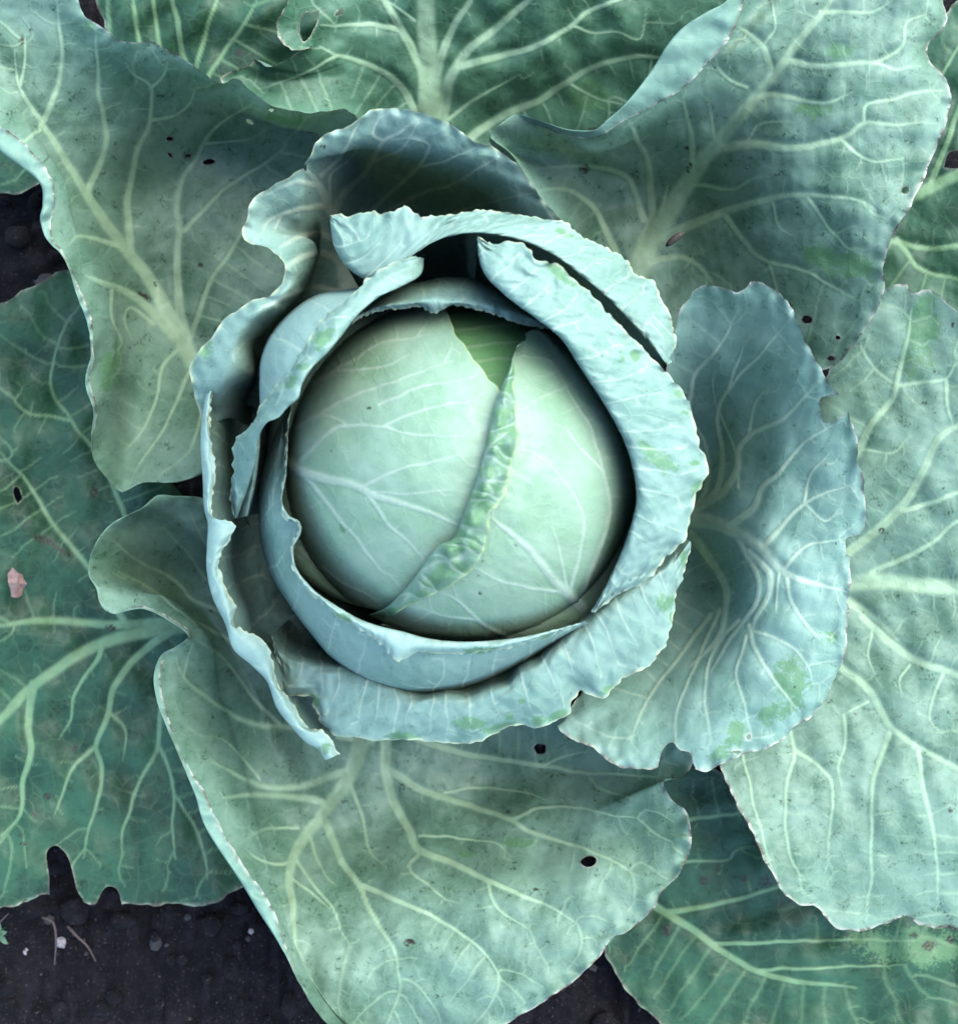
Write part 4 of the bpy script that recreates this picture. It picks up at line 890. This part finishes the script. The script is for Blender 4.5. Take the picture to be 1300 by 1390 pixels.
# right band
r3c = row([(648, 325), (650, 345), (660, 372), (690, 402), (730, 432), (762, 458), (792, 502), (825, 552), (850, 600), (862, 640), (865, 680), (855, 722), (834, 772), (803, 830)], [174, 182, 186, 186, 182, 177, 172, 166, 158, 148])
r3m = row([(649, 321), (668, 330), (700, 327), (722, 340), (728, 352), (760, 360), (776, 376), (800, 395), (832, 432), (870, 470), (905, 505), (925, 530), (940, 558), (942, 580), (958, 622), (960, 640), (946, 672), (937, 700), (932, 728), (908, 752), (882, 783), (865, 796), (846, 803), (832, 812), (806, 832)], [174, 180, 180, 177, 172, 167, 162, 158, 154, 148])
leaf('wrapper_leaf', recurved(r3c, r3m), M['wrap'], cab, mode='uv', fan=(0.45, 34, 0.8), edges=('v1',), vmask=[0, 0, 0.2, 1, 1, 1],
     patches=[(760, 370, 24, 9, 40), (845, 488, 4, 4), (862, 482, 8, 10), (893, 622, 30, 12, 42), (948, 665, 9, 13), (920, 535, 8, 5, 40), (944, 628, 9, 4), (840, 490, 3, 3), (842, 477, 3, 2), (930, 560, 5, 4)], seed=17, crinkle=0.2, cell=1.6, amp=0.6, ruffle=0.8, grow_n=0.9, flecks=40)
# upper left leaf: blue outer bulge and a rolled rim
r2c = row([(575, 350), (570, 372), (545, 388), (515, 402), (497, 416), (482, 430), (468, 448), (445, 477), (425, 497), (410, 520), (404, 540), (390, 552), (378, 566), (362, 574), (350, 595), (345, 630), (335, 665), (322, 703)], [160, 172, 180, 186, 188, 188, 186, 178, 164, 146, 130])
r2m = row([(562, 347), (540, 352), (525, 360), (500, 376), (476, 400), (440, 430), (416, 464), (404, 482), (390, 506), (370, 530), (350, 556), (345, 570), (332, 585), (318, 598), (316, 640), (312, 680), (318, 703)], [164, 170, 177, 181, 183, 181, 174, 162, 148, 138, 128])
r2b = row([(560, 380), (520, 385), (470, 394), (430, 400), (395, 422), (366, 455), (353, 490), (352, 520), (354, 560), (352, 600), (348, 650), (338, 700)], [112, 118, 118, 118, 115, 108, 100])
leaf('wrapper_leaf', [inward(r2b, 0.72, 48), r2b, between(r2b, r2c, 0.45, 18), toward(r2c, -6, dz=-9), r2c, between(r2c, r2m, 0.5, 3), r2m], M['wrap'], cab, mode='uv', fan=(0.2, 52, 0.6), edges=('v1',), vmask=[0, 1, 1, 1, 1, 1, 1],
     patches=[(410, 497, 14, 5, -10), (440, 458, 10, 18, 40), (395, 520, 12, 6, -40)], seed=18, crinkle=0.2, cell=1.6, amp=0.6, ruffle=0.8, grow_n=0.8)
# thin leaf hugging the back of the head
r9m = row([(463, 452), (490, 431), (520, 421), (550, 419), (567, 416), (590, 426), (610, 416), (650, 421), (700, 437), (748, 449)], [150, 160, 163, 165, 165, 163, 160, 150])
r9c = row([(462, 448), (490, 426), (520, 416), (560, 411), (600, 410), (640, 412), (680, 420), (720, 433), (748, 446)], [150, 160, 166, 168, 168, 164, 160, 150])
r9b = row([(455, 455), (480, 430), (510, 405), (545, 388), (575, 383), (600, 378), (640, 380), (680, 398), (720, 425), (752, 450)], [128, 134, 136, 136, 134, 128])
leaf('wrapper_leaf', [inward(r9b, 0.75, 55), r9b, between(r9b, r9c, 0.55, 6), r9c, r9m], M['wrap'], cab, mode='uv', fan=(0.3, 46, -0.6), edges=('v1',), seed=19, crinkle=0.2, cell=1.6, amp=0.3, ruffle=0.5, grow_n=0.6)

# ---- the head
def dome(x, y): return head_z(x, y)
th = np.linspace(0, 2 * np.pi, 90)
def ring(f, z): return np.column_stack([HX + HRX * f * np.cos(th), HY + HRY * f * np.sin(th), np.full(90, z)])
def core_f(a): return math.cos(a) * (0.965 - 0.13 * math.cos(a) ** 3 * np.clip(np.sin(th) + 0.2, 0, 1))
core_rows = [ring(0.45, 40), ring(0.75, 78)] + [ring(core_f(a), HZ - 6 + (HRZ - 4) * math.sin(a)) for a in np.linspace(0, 1.5, 9)]
leaf('head_leaf', core_rows, M['core'], cab, veins=[(7, 4, [(560, 460), (640, 445), (760, 438)]), (6, 3, [(560, 480), (640, 470), (740, 462)]), (6, 3, [(560, 505), (650, 490), (740, 485)]), (5, 3, [(560, 440), (640, 425), (740, 425)]), (5, 2, [(600, 520), (680, 508)])], edges=(), seed=20, cell=2.4, amp=0.3, grow_n=0, hk=0.25,
     label='bright green inner leaf showing where the outer head leaves part')
# left head leaf: outline to the left, seam to the right
sil1 = [(604, 412), (560, 416), (510, 428), (465, 455), (425, 505), (400, 560), (390, 620), (392, 680), (402, 735), (428, 782), (470, 814), (520, 832)]
seam1 = [(606, 424), (614, 440), (618, 452), (632, 470), (645, 490), (660, 510), (674, 524), (684, 560), (680, 620), (665, 690), (640, 750), (600, 800), (550, 838)]
def flat(pts, dz): return np.column_stack([np.asarray(pts, float), np.full(len(pts), float(dz))])
def lerp2(a, b, f, dz=0):
    A = resample(flat(a, 0), 80); B = resample(flat(b, 0), 80); o = A * (1 - f) + B * f; o[:, 2] = dz; return o
lowsil = [(HX + (x - HX) * 0.97, HY + (y - HY) * 0.97) for x, y in sil1]
h1_rows = [flat(lowsil, -75), flat(sil1, 0)] + [lerp2(sil1, seam1, f, 1.5) for f in (0.12, 0.3, 0.5, 0.7, 0.88)] + [flat(seam1, 1.5)]
leaf('head_leaf', h1_rows, M['head'], cab, zfun=dome, edges=('v1',), serr=1.0, seed=21, cell=1.6, amp=0.4, hk=0.22, grow_n=0.35, pucker=0.25,
     veins=[tv(5, 15, 4, (-80, 610), (0, 645), (180, 690), (260, 730), (400, 770), (550, 830), (640, 870)), tv(5, 5, 2, (200, 695), (350, 630), (480, 600), (620, 560)), tv(5, 6, 2, (230, 720), (300, 830), (420, 945), (480, 1010)), tv(5, 7, 3, (-60, 620), (0, 670), (90, 790), (200, 920), (290, 1030), (350, 1050)),
            tv(5, 6, 2, (-60, 620), (0, 560), (90, 470), (150, 455), (290, 460), (400, 490), (600, 495)), tv(5, 5, 3, (-60, 470), (0, 430), (60, 415), (150, 452)), tv(5, 4, 2, (290, 460), (350, 430), (500, 380), (640, 360)), tv(5, 6, 2, (-20, 310), (150, 210), (290, 130), (400, 110), (490, 100)),
            tv(5, 5, 2, (0, 430), (130, 360), (250, 310), (420, 250), (560, 200)), tv(5, 4, 2, (270, 375), (420, 310), (560, 280), (640, 265)), tv(5, 3, 2, (250, 715), (400, 722), (560, 705)), tv(5, 4, 2, (100, 245), (300, 220), (420, 160)), tv(5, 6, 3, (-40, 940), (60, 1020), (120, 1070), (280, 1145))],
     spots=[(501, 554, 3, 1.6, -15), (450, 611, 1.2, 1.2)], patches=[(464, 717, 3, 9, -20)], label='smooth pale left leaf of the head with fanned white veins')
# right head leaf with its margin folded back along the seam
nub = (797, 832)
sil2 = [(712, 452), (735, 446), (770, 478), (805, 520), (838, 575), (856, 625), (858, 670), (848, 715), (830, 760), (808, 805), (795, 828), (760, 850), (715, 865), (660, 868), (600, 866), (545, 858), (515, 848)]
fold = [(700, 470), (690, 500), (676, 527), (664, 552), (654, 590), (645, 628), (634, 660), (624, 690), (606, 728), (585, 735), (570, 752), (558, 774), (541, 800), (518, 824), (494, 832)]
marg = [(716, 462), (702, 470), (699, 492), (700, 525), (702, 560), (703, 600), (694, 630), (684, 672), (664, 700), (660, 738), (650, 760), (632, 780), (606, 798), (576, 812), (545, 830), (524, 846)]
def skew(a, b, f, dz): return lerp2(a, b, f, dz)
lowsil2 = [(HX + (x - HX) * 0.97, HY + (y - HY) * 0.97) for x, y in sil2]
h2_rows = [flat(lowsil2, -75), flat(sil2, 0)] + [lerp2(sil2, marg, f, 3) for f in (0.08, 0.25, 0.45, 0.65, 0.85)] + [lerp2(marg, fold, 0.35, 3.5), lerp2(fold, marg, 0.18, 6), lerp2(fold, marg, 0.42, 9), lerp2(fold, marg, 0.75, 8.5), flat(marg, 7)]
flap_green = [(682, 560, 12, 9), (672, 600, 14, 14), (664, 640, 12, 12), (652, 680, 12, 12), (640, 705, 12, 12), (622, 730, 14, 14), (640, 735, 12, 12), (608, 768, 16, 12, -30), (588, 790, 14, 8, -20), (690, 562, 9, 8)]
leaf('head_leaf', h2_rows, M['head'], cab, zfun=dome, edges=('v1',), serr=1.6, seed=22, cell=1.6, amp=0.5, hk=0.22, grow_n=0.3, pucker=0.3, vmask=[0, 1, 1, 1, 1, 1, 1, 1, 0, 0, 0, 0], cells=[0, 0, 0, 0, 0, 0, 0, 0, 0.2, 1, 1, 0.6],
     veins=[tv(5, 14, 6, (1070, 1170), (950, 1050), (850, 930), (700, 810)), tv(5, 5, 2, (1020, 1110), (1060, 950), (1070, 800), (980, 650), (900, 560)), tv(5, 6, 3, (1065, 1130), (1140, 930), (1180, 800), (1150, 640), (1110, 480), (1030, 350), (970, 230)), tv(5, 4, 2, (1010, 1090), (980, 950), (950, 850)),
            tv(5, 6, 2, (1020, 1110), (850, 1090), (740, 1060), (640, 1010)), tv(5, 7, 3, (790, 1290), (660, 1220), (590, 1150), (520, 1110)), tv(5, 4, 2, (650, 1220), (530, 1200), (420, 1165)), tv(5, 4, 2, (1150, 640), (1080, 560), (1000, 460))],
     spots=[(655, 762, 1.5, 1.5), (649, 782, 1.5, 1.5), (652, 805, 2, 2), (700, 740, 1.2, 1.2)], patches=flap_green, label='smooth pale right leaf of the head with its margin folded back')
# front leaf cupping the head
r1c = row([(398, 548), (393, 570), (391, 600), (389, 640), (384, 685), (395, 702), (405, 706), (409, 722), (399, 742), (402, 770), (425, 800), (452, 820), (490, 842), (530, 856), (570, 866), (620, 872), (690, 868), (740, 858), (794, 843)], [136, 148, 156, 161, 163, 164, 164, 163, 161, 158, 154, 148])
r1m = row([(394, 548), (390, 572), (388, 602), (386, 642), (381, 686), (388, 704), (402, 709), (405, 722), (396, 741), (398, 772), (418, 803), (440, 820), (458, 838), (485, 852), (515, 872), (540, 897), (565, 886), (600, 888), (640, 886), (690, 880), (740, 864), (792, 847)], [136, 149, 157, 162, 163, 163, 162, 160, 158, 156, 152, 146])
r1b = row([(392, 552), (372, 590), (356, 640), (351, 690), (353, 730), (368, 780), (395, 825), (420, 858), (450, 892), (500, 925), (550, 941), (600, 940), (650, 928), (710, 900), (760, 870), (798, 848)], [112, 112, 112, 112, 112, 112, 112, 116])
leaf('wrapper_leaf', [inward(r1b, 0.7, 48), toward(r1b, 8, dz=-26), r1b, between(r1b, r1c, 0.5, 9), toward(r1c, -5, dz=-7), r1c, between(r1c, r1m, 0.5, 2), r1m], M['wrap'], cab, mode='uv', fan=(0.25, 60, 0.7), edges=('v1',), vmask=[0, 1, 1, 1, 1, 1, 1, 1],
     patches=[(650, 882, 25, 5, -5), (465, 838, 14, 5, 25), (585, 888, 10, 3), (740, 864, 8, 3, -15)], seed=23, crinkle=0.2, cell=1.6, amp=0.5, ruffle=0.6, grow_n=0.6)

# ------------------------------------------------------------------ bits on the leaves and on the soil
def scrap(name, cx, cy, z, rx, ry, mat, seed, label, cat):
    pts = blob(cx, cy, .35, 12, seed, rx, ry, seed * 31)
    vs = [tuple(world_xyz(cx, cy, z + 3.0))] + [tuple(world_xyz(a, b, z + 0.6 + 1.8 * (k % 3 == 0))) for k, (a, b) in enumerate(pts)]
    vs += [tuple(np.array(v) - np.array([0, 0, 0.0006])) for v in vs]
    n = len(pts); fs = []
    for k in range(n):
        a, b = 1 + k, 1 + (k + 1) % n
        fs.append((0, b, a)); fs.append((n + 1, n + 1 + a, n + 1 + b)); fs.append((a, b, n + 1 + b, n + 1 + a))
    me = bpy.data.meshes.new(name); me.from_pydata(vs, [], fs); me.materials.append(mat)
    o = link(name, me); o['label'] = label; o['category'] = cat
    return o
scrap('dead_leaf_scrap', 24, 792, 36.5, 19, 13, M['scrap'], 3, 'pinkish brown scrap of dead leaf lying on the low spotted leaf', 'leaf scrap')

def world_pts(pts): return [tuple(world_xyz(a, b, z)) for a, b, z in pts]
hb = tube('brown_husk', world_pts([(904, 334, 59.5), (908, 330, 60.5), (915, 324, 61.5), (922, 319, 62.5), (928, 315, 63)]), [0.0008, 0.0024, 0.0030, 0.0024, 0.0008], M['husk'], None, 10)
hb['label'] = 'small brown husk on the thick midrib of the big upper leaf'; hb['category'] = 'husk'
for pts, r, lab in (([(58, 1246, 6), (72, 1252, 9), (76, 1275, 8), (74, 1310, 5)], 0.0013, 'short reddish twig standing up straight in the soil by the bitten leaf'),
                    ([(92, 1258, 6), (105, 1272, 8), (118, 1284, 8), (130, 1305, 5)], 0.0014, 'reddish twig slanting across the soil by the bitten leaf'),
                    ([(-10, 1262, 6), (2, 1250, 8), (12, 1240, 7)], 0.0011, 'tiny reddish twig lying beside the small weed seedling')):
    o = tube('dry_twig', resample(world_pts(pts), 9), [r * (1 - 0.06 * k) for k in range(9)], M['twig'], None, 8)
    o['label'] = lab; o['category'] = 'twig'; o['group'] = 'dry twigs on the soil'
for k, (a, b, r, lab) in enumerate(((80, 1283, 0.0042, 'pale pebble beside the upright reddish twig'), (340, 1266, 0.003, 'pale pebble beside the drooping edge of the wide lower leaf'), (30, 1296, 0.0045, 'greyish pebble between the weed seedling and the upright twig'))):
    p = world_xyz(a, b, 0)
    o = link('pebble', clod_mesh('pebble', [(0, 0, 0, r, 70 + k)], M['stone'], 3))
    o.location = (p[0], p[1], float(soil_h(p[0], p[1])) + r * 0.35)
    o['label'] = lab; o['category'] = 'pebble'; o['group'] = 'pebbles in the soil'
# little weed at the lower left edge
weed = bpy.data.objects.new('weed_seedling', None); COL.objects.link(weed)
wp = world_xyz(4, 1262, 0); weed.location = (wp[0], wp[1], 0)
weed['label'] = 'small bright green weed seedling growing in the soil'; weed['category'] = 'weed'
M['weed'] = simple('weed_leaf', srgb(86, 132, 78), srgb(60, 104, 60), 120, 0.6)
tube('stem', [(0, 0, -0.006), (0, 0, 0.004), (0.001, 0, 0.012)], [0.0009, 0.0009, 0.0006], M['weed'], weed, 8)
for k in range(6):
    a = k * 1.05 + 0.3; L = 0.008 + 0.002 * (k % 3)
    vs = []; 
    for i in range(6):
        s = i / 5; w = 0.0024 * math.sin(math.pi * min(s * 0.9 + 0.08, 1)) + 0.0002
        for q in (-1, 0, 1):
            u = 0.001 + s * L; v = q * w; zz = 0.011 + 0.004 * math.sin(s * 2.2) + (0.0006 if q else 0)
            vs.append((u * math.cos(a) - v * math.sin(a), u * math.sin(a) + v * math.cos(a), zz))
    fs = [(i * 3 + j, i * 3 + j + 1, i * 3 + j + 4, i * 3 + j + 3) for i in range(5) for j in range(2)]
    me = bpy.data.meshes.new('leaf'); me.from_pydata(vs, [], fs); me.materials.append(M['weed'])
    me.polygons.foreach_set('use_smooth', np.ones(len(me.polygons), bool))
    link('leaf', me, weed)
print('LEAF TRIS', TRIS[0])
